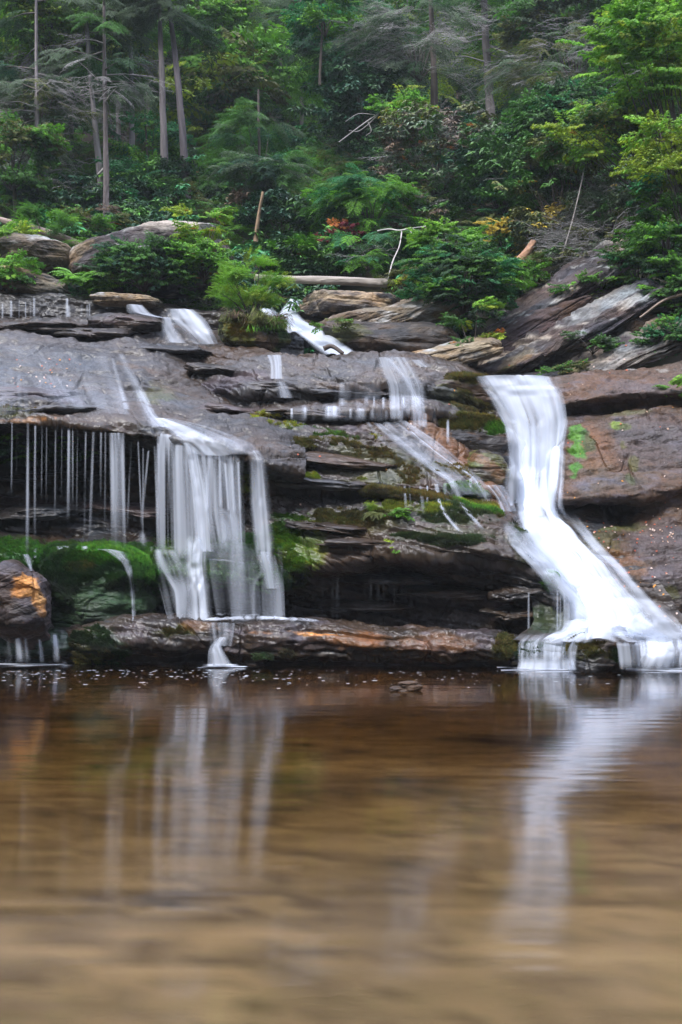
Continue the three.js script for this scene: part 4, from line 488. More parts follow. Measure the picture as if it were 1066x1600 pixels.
{ const f = fall(40, 1035, 18.3, 'little broken cascade into the pool below the brown boulder');
  for (const [x, w, y0, a] of [[10, 14, 1000, 0.5], [28, 12, 996, 0.65], [40, 10, 996, 0.6], [62, 8, 998, 0.35], [86, 12, 990, 0.8], [-10, 16, 998, 0.5]]) flow('strand', band(x, w, w * 1.5, y0, 1036, 4), { nu: 14, nv: 30, den: a, con: 1.2, edge: 0.4, end: 0.35, top: 0.15, lumps: 0.3, seed: x + 160 }, f);
  flow('foam_line', [[-30, 50, 1031], [-30, 56, 1034], [-30, 50, 1038]], { nu: 40, nv: 10, den: 0.25, con: 0.9, edge: 0.2, top: 0.4, end: 0.4, seed: 170 }, f); flow('foam_line', [[76, 104, 1031], [74, 110, 1035], [76, 104, 1039]], { nu: 24, nv: 10, den: 0.4, con: 0.8, edge: 0.3, top: 0.4, end: 0.4, seed: 172 }, f); }
{ const f = fall(343, 1038, 17.9, 'small white spout through the gap between the two low ledges');
  flow('thin_film', [[318, 368, 973], [322, 366, 990], [326, 362, 1010]], { nu: 40, nv: 30, den: 0.15, con: 1.1, edge: 0.2, lumps: 0.4, streak: 20, seed: 175, depth: [18.1, 17.9] }, f);
  flow('main_stream', [[340, 356, 996], [328, 348, 1010], [325, 352, 1020], [324, 364, 1040]], { nu: 34, nv: 44, den: 0.9, con: 0.5, edge: 0.22, seed: 178, depth: [18, 17.8], steps: 0.05 }, f);
  flow('foam_line', [[318, 372, 1037], [316, 380, 1040], [320, 372, 1042]], { nu: 30, nv: 8, den: 0.8, con: 0.6, edge: 0.3, top: 0.4, end: 0.4, seed: 180, depth: [17.85, 17.8] }, f); }
{ // foam lying on the water where the falls come in
  const sheet = (x0, x1, D0, D1, seed, label) => { const nu = 120, nv = 50, pos = new Float32Array(nu * nv * 3), col = new Float32Array(nu * nv * 4); for (let j = 0; j < nv; j++) for (let i = 0; i < nu; i++) { const u = i / (nu - 1), v = j / (nv - 1), k = j * nu + i, x = lerp(x0, x1, u), z = -lerp(D0, D1, v), s = fbm(x * 2.5 + seed, 1, z * 7, 4); pos.set([x, 0.005 + 0.01 * v * v * (1 + s), z], k * 3); col.set([1, 1, 1, 0.9 * clamp(1.1 * v ** 2 + 1.6 * s * (0.25 + v) - 0.1) * sstep(0, 0.12, u + 0.15 * s) * sstep(0, 0.12, 1 - u + 0.15 * s) * sstep(0, 0.2, v)], k * 4); } const g = gridGeo(pos, nu, nv); g.setAttribute('color', new THREE.BufferAttribute(col, 4)); tag(mesh('foam_patch', g, waterMat), label, 'foam', null, 'stuff'); };
  sheet(2.5, 6.6, 16.7, 17.75, 3, 'white foam spreading on the pool at the foot of the big fall'); sheet(-2.35, -1.5, 17.3, 17.95, 8, 'white foam below the small spout between the ledges'); sheet(-6.4, -4.4, 17.7, 18.4, 12, 'white foam below the little broken cascade at left'); }
{ // foam flecks drifting below the falls
  const g = new THREE.CircleGeometry(1, 7); g.rotateX(-Math.PI / 2); const r = rng(44), n = 260, im = new THREE.InstancedMesh(g, std({ name: 'foam', roughness: 0.8, color: 0xccd0d6 }), n), m4 = new THREE.Matrix4(); im.name = 'foam';
  for (let k = 0; k < n; k++) { const D = 14.6 + 2.8 * Math.sqrt(r()), left = r() < 0.72, x = left ? lerp(-5.2, -0.6, r() ** 1.3) : lerp(-0.6, 5.4, r()), s = 0.009 + 0.016 * r() ** 2; m4.makeScale(s * (1 + r()), 1, s).setPosition(x, 0.004, -D); im.setMatrixAt(k, m4); }
  scene.add(tag(im, 'small white flecks of foam floating along the far edge of the pool', 'foam', null, 'stuff')); }
// ---------- leaves and twigs ----------
const T = {
  bright: [0.13, 0.33, 0.025], lime: [0.32, 0.43, 0.035], mid: [0.07, 0.19, 0.03], dark: [0.03, 0.085, 0.026], blue: [0.03, 0.1, 0.05], jade: [0.04, 0.21, 0.065], greyg: [0.125, 0.18, 0.1], grey: [0.26, 0.245, 0.24], orange: [0.5, 0.18, 0.035],
  yellow: [0.5, 0.38, 0.045], red: [0.24, 0.035, 0.05], olive: [0.14, 0.16, 0.04], brown: [0.14, 0.095, 0.06], fresh: [0.21, 0.42, 0.04],
};
const DIRV = V3(0, 0, 0), UPV = V3(0, 0, 0), BV = V3(0, 0, 0);
function sprayGeo(kind, seed) { // a unit-long shoot along +z, its leaves facing up
  const r = rng(seed * 7919 + 13), b = new MB(), sh = () => { const s = 0.62 + 0.7 * r(); return [s * (0.92 + 0.16 * r()), s, s * (0.9 + 0.2 * r())]; };
  const lf = (x, y, z, yaw, pitch, len, wid, fold) => { DIRV.set(Math.sin(yaw) * Math.cos(pitch), Math.sin(pitch), Math.cos(yaw) * Math.cos(pitch)); UPV.set((r() - 0.5) * 1.8, 0.9, (r() - 0.2) * 1.6).normalize(); b.leaf(BV.set(x, y, z), DIRV, UPV, len, wid, sh(), fold); };
  if (kind === 'fine') for (let t = 0; t < 1; t += 0.085) for (const s of [-1, 1]) {
    const L = 0.36 * (1 - 0.65 * t) * (0.7 + 0.6 * r()), yaw = s * (0.75 + 0.3 * r()), y0 = -0.22 * t * t;
    for (let q = 0.12; q < 1; q += 0.22) { const x = Math.sin(yaw) * L * q, z = t + Math.cos(yaw) * L * q, y = y0 - 0.1 * q * q; lf(x, y, z, yaw + 0.7, -0.25, 0.075, 0.03, 0.1); lf(x, y, z, yaw - 0.7, -0.25, 0.075, 0.03, 0.1); }
  }
  if (kind === 'feather') for (let k = 0; k < 7; k++) { const a0 = (r() - 0.5) * 1.6, el = 0.3 + 0.9 * r(), L = 0.6 + 0.4 * r(); for (let t = 0.1; t < 1; t += 0.075) for (const s of [-1, 1]) { const e = el - 0.9 * t * t * 0.6, x = Math.sin(a0) * L * t, z = Math.cos(a0) * L * t * Math.cos(e), y = L * t * Math.sin(e); lf(x, y, z, a0 + s * 0.8, 0.1 - 0.4 * r(), 0.12, 0.028, 0.15); } }
  if (kind === 'broad') for (let t = 0.08; t < 1; t += 0.13) for (const s of [-1, 1]) {
    const L = 0.34 * (1 - 0.6 * t) * (0.6 + 0.7 * r()), yaw = s * (0.7 + 0.4 * r()), y0 = -0.12 * t * t;
    for (let q = 0.3; q <= 1; q += 0.35) lf(Math.sin(yaw) * L * q, y0 + (r() - 0.5) * 0.06, t + Math.cos(yaw) * L * q, yaw + (r() - 0.5) * 1.6, -0.3 - 0.4 * r(), 0.15 + 0.05 * r(), 0.12, 0.18);
  }
  if (kind === 'rhodo') for (let k = 0; k < 5; k++) { const cx = (r() - 0.5) * 0.6, cz = 0.15 + r() * 0.75, cy = (r() - 0.5) * 0.3; for (let q = 0; q < 8; q++) lf(cx, cy, cz, q / 8 * 6.28 + r() * 0.5, -0.15 - 0.6 * r(), 0.24 + 0.06 * r(), 0.085, 0.2); }
  if (kind === 'fern') for (let k = 0; k < 6; k++) { const a0 = (r() - 0.5) * 2.6, el = 0.7 + 0.3 * r(), L = 0.8 + 0.3 * r(); for (let t = 0.12; t < 1; t += 0.055) for (const s of [-1, 1]) { const x = Math.sin(a0) * L * t * 0.9, z = Math.cos(a0) * L * t * 0.9, y = L * (el * t - 0.85 * t * t); lf(x, y, z, a0 + s * 1.35, -0.2, 0.26 * Math.sin(Math.PI * Math.min(1, t * 0.8 + 0.2)) + 0.03, 0.05, 0.1); } }
  if (kind === 'grass') for (let k = 0; k < 34; k++) { const a = r() * 6.28, L = 0.5 + 0.6 * r(), w = 0.014; let x = (r() - 0.5) * 0.2, y = 0, z = (r() - 0.5) * 0.2; for (let q = 0; q < 3; q++) { const e = 1.1 - q * (0.8 + 0.4 * r()), l = L / 3; DIRV.set(Math.sin(a) * Math.cos(e), Math.sin(e), Math.cos(a) * Math.cos(e)); UPV.set(0.3, 1, 0.2).normalize(); b.leaf(BV.set(x, y, z), DIRV, UPV, l * 1.3, w * 2.4, sh(), 0); x += DIRV.x * l; y += DIRV.y * l; z += DIRV.z * l; } }
  if (kind === 'twig') { const go = (p, a, e, L, w, d) => { const q = p.clone().add(V3(Math.sin(a) * Math.cos(e), Math.sin(e), Math.cos(a) * Math.cos(e)).multiplyScalar(L)); const m = p.clone().lerp(q, 0.5).add(V3((r() - 0.5) * L * 0.2, (r() - 0.5) * L * 0.2, 0)); b.tube([p, m, q], w, w * 0.5, 3, [0.9, 0.9, 0.9]); if (d > 0) { const n = d > 1 ? 5 : 4; for (let k = 0; k < n; k++) { const t = 0.25 + 0.75 * (k + r()) / n; go(p.clone().lerp(q, t), a + (k % 2 ? 1 : -1) * (0.4 + 0.5 * r()), e + (r() - 0.6) * 0.6, L * (0.35 + 0.25 * r()), w * 0.6, d - 1); } } }; go(V3(0, 0, 0), 0, 0, 1, 0.01, 2); }
  return b.geo();
}
const sprays = {}; function spray(kind, k) { return sprays[kind + k] ??= sprayGeo(kind, k + 1); }
const MAT = { fine: leafSoft, feather: leafSoft, broad: leafSoft, rhodo: leafGloss, fern: leafSoft, grass: leafSoft, twig: twigMat };
const M4 = new THREE.Matrix4(), QQ = new THREE.Quaternion(), SC = new THREE.Vector3(), EU = new THREE.Euler(), CC = new THREE.Color();
class Foliage { // gathers shoots, then makes one part of them per kind
  constructor(r) { this.r = r; this.k = {}; }
  add(kind, p, yaw, pitch, s, tint, roll = 0) { (this.k[kind] ??= []).push([p.clone(), yaw, pitch, s, tint, roll]); }
  build(names, origin, parent, variant = 0, kindTag) {
    const out = [];
    for (const kind in this.k) {
      const L = this.k[kind], im = new THREE.InstancedMesh(spray(kind, variant), MAT[kind], L.length);
      L.forEach(([p, yaw, pitch, s, tint, roll], i) => { QQ.setFromEuler(EU.set(-pitch, yaw, roll, 'YXZ')); im.setMatrixAt(i, M4.compose(BV.copy(p).sub(origin), QQ, SC.set(s, s, s))); const j = 0.75 + 0.5 * this.r(); im.setColorAt(i, CC.setRGB(tint[0] * j, tint[1] * j, tint[2] * j)); });
      im.name = typeof names === 'string' ? names : names[kind] ?? names.all; im.castShadow = im.receiveShadow = true; im.userData.kind = 'stuff'; parent.add(im); out.push(im);
    }
    return out;
  }
}
const pick = (r, a) => a[Math.floor(r() * a.length)];
function groundD(px, py) { for (let D = 23; D < 140; D += 0.1) { const p = P(px, py, D); if (p.y < groundY(p.x, p.z)) return D; } return 140; }
// a shrub or a tree crown within the frame: an uneven heap of clumps of shoots on limbs
function plant(name, label, cat, c, rx, ry, kind, n, s, tints, o = {}) {
  const D = c[2] === 0 ? groundD(c[0], c[1] + ry) - (o.fwd ?? 0.4) : c[2], C0 = P(c[0], c[1], D), RX = M(rx, D), RY = M(ry, D), RZ = o.rz ?? (RX + RY) * 0.45, seed = Math.round(c[0] * 31 + c[1] * 17), r = rng(seed);
  const base = o.base ? P(o.base[0], o.base[1], o.base[2] ?? D) : C0.clone().add(V3(0, -RY * 1.02, 0)), g = group(name, base); tag(g, label, cat, o.group);
  const f = new Foliage(r), limbs = new MB(), K = o.K ?? Math.max(5, Math.round(n / 14)), bark = o.bark ?? [0.075, 0.06, 0.05], t0 = tints.map((t) => T[t] ?? t), loc = (v) => v.clone().sub(base);
  for (let k = 0; k < K; k++) {
    const v = V3(0, 0, 0); do v.set(r() * 2 - 1, r() * 2 - 1, r() * 2 - 1); while (v.lengthSq() > 1 || v.lengthSq() < (o.hollow ?? 0.12)); const cs = (o.cs ?? 0.34) * Math.min(RX, RY) * (0.6 + 0.8 * r());
    const cp = V3(C0.x + v.x * RX, C0.y + v.y * RY, C0.z + v.z * RZ), tint = pick(r, t0);
    if (!o.nolimb) { const m = loc(base.clone().lerp(cp, 0.5).add(V3((r() - 0.5) * RX * 0.3, RY * 0.15, (r() - 0.5) * 0.3))); limbs.tube([V3(0, 0, 0), m, loc(cp)], (o.lr ?? 0.018) * (0.7 + r()), 0.005, 5, bark); }
    const m = Math.round(n / K * (0.6 + 0.8 * r()));
    for (let q = 0; q < m; q++) {
      const p = V3(cp.x + (r() + r() - 1) * cs * 1.3, cp.y + (r() + r() - 1) * cs * (o.flat ?? 0.7), cp.z + (r() + r() - 1) * cs * 1.3), yaw = Math.atan2(p.x - C0.x, p.z - C0.z + RZ * 0.3) + (r() - 0.5) * 2.2, kd = o.twigs && r() < o.twigs ? 'twig' : kind;
      f.add(kd, p, yaw, (o.pitch ?? 0.1) + (r() - 0.5) * 0.8, s * (0.65 + 0.7 * r()), kd === 'twig' ? T.grey : r() < 0.72 ? tint : pick(r, t0), (r() - 0.5) * 0.8);
      if (o.accent && r() < o.accent[1]) f.add('broad', p, r() * 6.28, 0, s * 0.5, T[o.accent[0]]);
    }
  }
  f.build({ twig: 'twigs', all: o.crown ?? 'foliage' }, base, g, seed % 3); if (!o.nolimb) mesh('branches', limbs.geo(), barkMat, g).userData.kind = 'stuff'; if (o.trunk) trunkPart(g, base, o.trunk.map(([x, y]) => P(x, y, D)), o.tr ?? 0.06, bark);
  return g;
}
function trunkPart(g, base, pts, r0, col, r1) { const c = new THREE.CatmullRomCurve3(pts.map((p) => p.clone().sub(base))).getPoints(26), b = new MB(); c[0].y -= 0.3; b.tube(c, r0 * 1.15, r1 ?? r0 * 0.5, 10, col, false, pts[0].x, 0.25); return mesh('trunk', b.geo(), barkMat, g); }
// a forest tree with a tall stem; boughs hang from the stem between two heights
function tree(label, line, D0, r0, o = {}) {
  const [bx, by] = line[0], D = D0 || groundD(bx, by) - 2.5, pts = [P(bx + (bx - line[1][0]) * 0.4, by + 60, D), ...line.map(([x, y]) => P(x, y, D))], base = pts[0].clone(), seed = Math.round(bx * 13 + by), r = rng(seed), g = group(o.name ?? 'hemlock_tree', base); tag(g, label, 'tree', o.group);
  const a = pts[pts.length - 2], b = pts[pts.length - 1], H = o.H ?? 14, dir = b.clone().sub(a).normalize().lerp(V3(0, 1, 0), 0.5).normalize(); if (!o.cut && b.y - base.y < H) pts.push(b.clone().addScaledVector(dir, (H - (b.y - base.y)) * 0.5), b.clone().addScaledVector(dir, H - (b.y - base.y)));
  trunkPart(g, base, pts, r0, o.bark ?? [0.12, 0.1, 0.095], o.cut ? r0 * 0.7 : r0 * 0.22);
  const curve = new THREE.CatmullRomCurve3(pts), f = new Foliage(r), limbs = new MB(), tints = (o.tints ?? ['dark', 'greyg', 'mid', 'greyg']).map((t) => T[t]), n = o.n ?? 34, bare = (o.bare ?? 0.3) * 0.75;
  for (let k = 0; k < n; k++) {
    const t = lerp(o.from ?? 0.2, 1, (k + r()) / n), p = curve.getPoint(t), az = r() * 6.28, L = (o.len ?? 2.1) * (1.1 - 0.75 * Math.max(0, t - 0.3)) * (0.5 + 0.7 * r()), dr = -0.1 - 0.25 * r(), dead = r() < bare * (t < 0.6 ? 1.4 : 0.3), tint = pick(r, tints);
    const at = (q) => V3(p.x + Math.sin(az) * L * q, p.y + L * (0.15 * q + dr * q * q * 1.6), p.z + Math.cos(az) * L * q); limbs.tube([0, 0.35, 0.7, 1].map((q) => at(q).sub(base)), 0.03, 0.008, 5, dead ? [0.2, 0.185, 0.18] : [0.1, 0.085, 0.075]);
    const m = dead ? 7 : o.dense ?? 16; for (let q = 0; q < m; q++) { const u = 0.25 + 0.75 * (q + r()) / m, s = q % 2 ? 1 : -1; f.add(dead && r() < 0.85 ? 'twig' : o.kind ?? 'fine', at(u).add(V3((r() - 0.5) * 0.3, (r() - 0.5) * 0.25, (r() - 0.5) * 0.3)), az + s * (0.3 + 0.9 * r()), -0.15 - 0.4 * r(), (o.s ?? 0.8) * (0.6 + 0.6 * r()), dead ? T.grey : tint, (r() - 0.5) * 0.7); }
  }
  if (n) { f.build({ twig: 'twigs', all: 'crown' }, base, g, seed % 3); mesh('branches', limbs.geo(), barkMat, g).userData.kind = 'stuff'; }
  return g;
}
function stick(name, label, cat, lines, r0, r1, col, o = {}) { // a log, a dead branch: pieces given as lines of places
  const base = P(...lines[0][0]), g = group(name, base); tag(g, label, cat, o.group);
  lines.forEach((l, i) => { const b = new MB(), c = new THREE.CatmullRomCurve3(l.map((q) => P(...q).sub(base))).getPoints(14); b.tube(c, i ? r0 * 0.6 : r0, i ? r1 * 0.5 : r1, o.n ?? 7, Array.isArray(col[0]) ? col[Math.min(i, col.length - 1)] : col, true, i + 3, o.rough ?? 0.2); mesh(i ? o.side ?? 'side_branch' : o.main ?? 'stem', b.geo(), barkMat, g); });
  return g;
}
// ---------- forest on the slope ----------
tree('straight grey trunk, left one of the twin trunks above the flat boulder', [[259, 305], [255, 180], [252, 90], [249, 0]], 0, 0.135, { n: 24, from: 0.6, bare: 0.4, bark: [0.12, 0.105, 0.105] });
tree('straight grey trunk leaning left, right one of the twin trunks above the flat boulder', [[293, 308], [283, 180], [273, 80], [264, 0]], 0, 0.145, { n: 24, from: 0.6, bare: 0.35, bark: [0.105, 0.09, 0.094] });
tree('pale mottled trunk half veiled by grey boughs, left of the twin trunks', [[206, 262], [206, 180], [205, 90], [202, 0]], 0, 0.12, { n: 26, from: 0.4, bare: 0.4, bark: [0.19, 0.18, 0.18] });
tree('slim pale trunk with bare lower stem above the orange bush', [[166, 335], [166, 270], [165, 200], [164, 130], [163, 60]], 0, 0.1, { n: 26, from: 0.5, len: 2, bare: 0.5, H: 15, s: 0.65 });
tree('slim grey trunk leaning left behind the bare lower stem', [[158, 292], [150, 210], [140, 100], [133, 0]], 0, 0.12, { n: 24, from: 0.4, bare: 0.45, bark: [0.17, 0.155, 0.155] });
tree('thin leaning trunk in the dark gap right of the twin trunks', [[363, 228], [356, 160], [350, 90], [342, 0]], 0, 0.085, { n: 26, from: 0.5, bare: 0.6, bark: [0.2, 0.18, 0.17] });
tree('thin pale trunk standing close left of the top of the dark gap', [[348, 150], [342, 70], [339, 0]], 0, 0.09, { n: 24, from: 0.4, bare: 0.5 });
tree('straight grey trunk rising behind the slender young conifer', [[437, 168], [438, 90], [438, 0]], 0, 0.12, { n: 26, from: 0.4, bare: 0.5 });
tree('dark rough trunk in the upper right, bare below the dead boughs', [[768, 215], [764, 140], [759, 60], [756, -30]], 0, 0.2, { n: 44, from: 0.42, bare: 0.65, tints: ['greyg', 'greyg', 'dark'], bark: [0.1, 0.088, 0.085], len: 3 });
tree('left one of two thick leaning trunks near the top edge right of centre', [[789, 95], [783, 50], [779, 10]], 0, 0.22, { n: 22, from: 0.25, bare: 0.4 });
tree('right one of two thick leaning trunks near the top edge right of centre', [[809, 100], [797, 60], [782, 15]], 0, 0.24, { n: 22, from: 0.3, bare: 0.3 });
for (const [i, [x, y, x1, where]] of [[60, 300, 57, 'standing behind the feathery shrub at the far left'], [112, 250, 108, 'above the low growth left of the thin pale stick'], [35, 240, 30, 'nearest the left edge of the wood'], [325, 190, 322, 'just right of the twin trunks'], [472, 200, 470, 'right of the slender young conifer'], [505, 150, 500, 'below the bright spray at the top edge'], [560, 170, 552, 'in the deep green crown above the bleached boughs'], [232, 200, 228, 'above the bright jade sapling'], [640, 130, 634, 'above the yellow green leafy branch'], [700, 110, 694, 'just left of the dark rough trunk']].entries()) tree('slim grey trunk half hidden ' + where, [[x, y], [(x + x1) / 2, y - 100], [x1, y - 200]], 0, 0.1, { name: 'slim_tree', group: 'slim grey trunks half hidden in the wood', n: 20, from: 0.4, bare: 0.45, bark: [0.18, 0.16, 0.16], tints: i % 2 ? ['dark', 'greyg', 'mid'] : ['greyg', 'blue', 'dark'] });
for (const [x, y, x1, r0, where] of [[20, 200, 18, 0.12, 'closest to the top left corner'], [88, 230, 84, 0.13, 'behind the grey half bare boughs'], [128, 180, 131, 0.1, 'between the boughs and the leaning slim trunk'], [185, 210, 182, 0.11, 'between the slim pale and the mottled trunk'], [222, 160, 226, 0.09, 'right of the mottled trunk'], [310, 140, 306, 0.09, 'beside the right twin trunk'], [398, 130, 396, 0.09, 'above the slender young conifer'], [595, 120, 590, 0.1, 'left of the grey dying boughs'], [850, 110, 840, 0.13, 'right of the two thick leaning trunks']]) tree('bare slim trunk high on the slope ' + where, [[x, y], [(x + x1) / 2 + 1, y - 90], [x1, y - 190]], 0, r0, { name: 'slim_tree', group: 'bare slim trunks high on the slope', n: 9, from: 0.35, bare: 0.6, bark: [0.19, 0.17, 0.16], tints: ['greyg', 'mid'] });
stick('dead_tree', 'short tan snag of a dead tree standing right of the flat boulder', 'dead tree', [[[399, 378, 31.5], [404, 340, 31.5], [411, 300, 31.5]]], 0.075, 0.04, [0.2, 0.135, 0.08], { main: 'trunk' });
// young trees and shrubs of the slope, back to front
const P_ = plant;
P_('young_conifer', 'slender young conifer with soft layered boughs above the fallen log', 'tree', [405, 225, 34], 58, 95, 'fine', 330, 0.75, ['mid', 'blue', 'greyg', 'mid'], { flat: 0.35, pitch: -0.15, trunk: [[408, 330], [405, 230], [404, 140]], crown: 'crown' });
P_('young_maple', 'bright jade green sapling in front of the twin trunks', 'tree', [228, 240, 39], 46, 74, 'broad', 190, 0.62, ['jade', 'jade', 'bright'], { flat: 0.3, trunk: [[232, 310], [230, 240], [226, 170]], tr: 0.04, crown: 'crown' });
P_('hemlock_boughs', 'grey half bare boughs hanging at the left above the long slab', 'tree', [60, 210, 38], 80, 90, 'fine', 330, 0.8, ['greyg', 'dark', 'greyg', 'olive'], { twigs: 0.45, flat: 0.35, pitch: -0.25, trunk: [[70, 310], [66, 200], [64, 100]], crown: 'crown' });
P_('hemlock_tree', 'mid green feathery hemlock at the left edge below the yellow canopy', 'tree', [30, 130, 41], 85, 85, 'fine', 420, 0.9, ['mid', 'olive', 'mid', 'greyg'], { flat: 0.4, pitch: -0.2, trunk: [[40, 260], [38, 120], [36, 0]], crown: 'crown' });
P_('beech_tree', 'sunny yellow green crown in the top left corner', 'tree', [75, 30, 39], 105, 62, 'broad', 520, 0.75, ['lime', 'fresh', 'bright', 'fresh'], { trunk: [[80, 140], [76, 60], [74, -40]], tr: 0.15, crown: 'crown', flat: 0.5 });
P_('beech_tree', 'sunlit yellow green crown between the slim trunks near the top left', 'tree', [190, 70, 43], 60, 50, 'broad', 260, 0.75, ['fresh', 'lime', 'bright'], { trunk: [[196, 170], [192, 80], [190, 0]], tr: 0.08, crown: 'crown', flat: 0.5 });
P_('beech_tree', 'light green crown at the top edge beside the right twin trunk', 'tree', [322, 40, 45], 48, 52, 'broad', 220, 0.75, ['bright', 'fresh', 'olive'], { trunk: [[318, 150], [320, 40]], tr: 0.08, crown: 'crown', flat: 0.5 });
P_('beech_tree', 'mid green leafy crown low at the left edge under the feathery hemlock', 'tree', [20, 250, 34], 60, 48, 'broad', 300, 0.6, ['mid', 'bright', 'olive', 'mid'], { trunk: [[24, 320], [20, 250]], tr: 0.06, crown: 'crown', flat: 0.45 });
P_('rhododendron', 'dark glossy rhododendron in the gap below the twin trunks', 'shrub', [290, 308, 38], 70, 34, 'rhodo', 210, 0.6, ['dark', 'blue', 'dark']);
P_('rhododendron', 'dark rhododendron thicket under the bright jade sapling', 'shrub', [225, 318, 36.5], 55, 32, 'rhodo', 170, 0.6, ['blue', 'dark', 'mid']);
P_('rhododendron', 'dark green thicket behind the left feathery shrub', 'shrub', [95, 305, 35], 70, 40, 'rhodo', 220, 0.6, ['dark', 'mid', 'blue'], { accent: ['yellow', 0.04], twigs: 0.12 });
P_('rhododendron', 'dark thicket in the middle below the young conifer', 'shrub', [440, 350, 32.5], 60, 42, 'rhodo', 240, 0.55, ['dark', 'mid', 'dark', 'blue']);
P_('rhododendron', 'dark brownish thicket left of the red leaved shrub', 'shrub', [380, 320, 34], 50, 45, 'rhodo', 160, 0.55, ['dark', 'brown', 'dark'], { twigs: 0.2 });
P_('hemlock_tree', 'deep green crown above the bleached dead boughs in the top middle', 'tree', [540, 70, 42], 60, 80, 'fine', 420, 0.9, ['jade', 'mid', 'dark', 'blue'], { flat: 0.4, pitch: -0.2, trunk: [[545, 200], [543, 80], [540, -20]], crown: 'crown', tr: 0.12 });
P_('broadleaf_tree', 'bright green leafy spray near the top edge in the middle', 'tree', [508, 22, 38], 34, 36, 'broad', 150, 0.6, ['bright', 'jade'], { trunk: [[500, 120], [505, 20]], tr: 0.05, crown: 'crown' });
P_('hemlock_tree', 'grey dying hemlock boughs in the top right of the middle', 'tree', [655, 60, 38], 85, 70, 'fine', 380, 0.9, ['greyg', 'dark', 'greyg'], { twigs: 0.6, flat: 0.35, pitch: -0.2, trunk: [[680, 190], [676, 60], [672, -30]], tr: 0.12, crown: 'crown' });
P_('rhododendron', 'dark blue green thicket in the shade left of the yellow leaved branch', 'shrub', [560, 160, 38], 60, 60, 'rhodo', 330, 0.65, ['blue', 'dark', 'dark']);
P_('broadleaf_tree', 'yellow green leafy branch reaching left above the bleached twigs', 'tree', [640, 165, 34], 62, 28, 'broad', 140, 0.5, ['lime', 'fresh', 'bright', 'yellow'], { base: [720, 190], flat: 0.35, crown: 'crown', accent: ['orange', 0.06] });
P_('laurel', 'brownish olive thicket hanging over the slope below the dark trunk', 'shrub', [680, 240, 33], 90, 70, 'rhodo', 420, 0.55, ['olive', 'greyg', 'mid', 'brown'], { twigs: 0.25, accent: ['orange', 0.03] });
P_('laurel', 'reddish brown dying bush above the white bent branch', 'shrub', [650, 335, 31], 50, 36, 'rhodo', 170, 0.45, ['brown', 'olive', 'mid'], { twigs: 0.3 });
P_('hemlock_sapling', 'bright layered green boughs left of the reddish brown bush', 'tree', [580, 320, 31], 62, 48, 'fine', 330, 0.75, ['bright', 'jade', 'mid'], { flat: 0.22, pitch: -0.1, crown: 'crown' });
P_('hemlock_sapling', 'low layered green boughs above the right half of the fallen log', 'tree', [575, 392, 29.5], 70, 32, 'fine', 260, 0.65, ['bright', 'mid', 'jade', 'dark'], { flat: 0.2, pitch: -0.1, crown: 'crown', twigs: 0.08 });
P_('red_shrub', 'dark red leaved shrub in the middle of the slope', 'shrub', [514, 372, 30.5], 28, 26, 'broad', 70, 0.4, ['red', 'red', 'orange', 'olive']);
P_('rhododendron', 'dark bushy growth just above the left end of the fallen log', 'shrub', [465, 405, 29.5], 62, 30, 'rhodo', 220, 0.5, ['dark', 'mid', 'bright', 'dark'], { accent: ['orange', 0.04] });
P_('rhododendron', 'tall green rhododendron in the right of the slope under the dark trunk', 'shrub', [785, 290, 32], 60, 65, 'rhodo', 380, 0.55, ['dark', 'mid', 'mid', 'blue'], { accent: ['yellow', 0.03] });
P_('rhododendron', 'large light green rhododendron leaning out in the right half of the wood', 'shrub', [880, 300, 29.5], 85, 95, 'rhodo', 620, 0.5, ['mid', 'olive', 'greyg', 'mid'], { accent: ['yellow', 0.04], twigs: 0.1 });
P_('rhododendron', 'pale olive rhododendron hanging over the brown stub', 'shrub', [850, 362, 28.5], 34, 40, 'rhodo', 150, 0.45, ['olive', 'greyg', 'yellow', 'olive']);
P_('hemlock_tree', 'dead grey boughs crossing the upper right of the wood', 'tree', [880, 110, 33], 90, 55, 'fine', 320, 0.8, ['greyg', 'olive', 'dark'], { twigs: 0.6, flat: 0.35, pitch: -0.15, base: [960, 200], crown: 'crown' });
P_('broadleaf_tree', 'deep green leafy crown right of the dead grey boughs', 'tree', [890, 185, 30], 80, 50, 'broad', 420, 0.55, ['mid', 'jade', 'mid', 'dark'], { base: [950, 330], crown: 'crown' });
P_('broadleaf_tree', 'grey green leafy crown at the top between the two leaning trunks and the bright corner', 'tree', [880, 30, 38], 80, 50, 'broad', 420, 0.75, ['mid', 'greyg', 'mid', 'olive'], { base: [900, 160], crown: 'crown' });
P_('broadleaf_tree', 'yellow tinged leafy branches in the middle of the right side', 'tree', [940, 205, 27], 80, 48, 'broad', 330, 0.5, ['olive', 'lime', 'mid', 'fresh'], { base: [1040, 330], crown: 'crown', flat: 0.4, accent: ['orange', 0.03] });
P_('broadleaf_tree', 'bright yellow green crown filling the top right corner', 'tree', [1020, 70, 25], 80, 100, 'broad', 560, 0.5, ['fresh', 'lime', 'bright', 'fresh'], { base: [1090, 420], crown: 'crown', flat: 0.5 });
P_('broadleaf_tree', 'sunny yellow leaved branch at the right edge above the green ivy like leaves', 'tree', [1048, 235, 24], 44, 55, 'broad', 230, 0.45, ['lime', 'lime', 'fresh'], { base: [1090, 430], crown: 'crown' });
P_('broadleaf_shrub', 'fresh green leafy shrub at the right edge above the slanting slabs', 'shrub', [1040, 350, 24.5], 44, 75, 'broad', 330, 0.42, ['bright', 'jade', 'mid', 'bright'], {});
P_('dead_brush', 'tangle of grey leafless twigs above the slanting slabs', 'brush', [940, 385, 27], 62, 42, 'twig', 150, 0.7, ['grey', 'grey', 'brown'], { accent: ['olive', 0.3] });
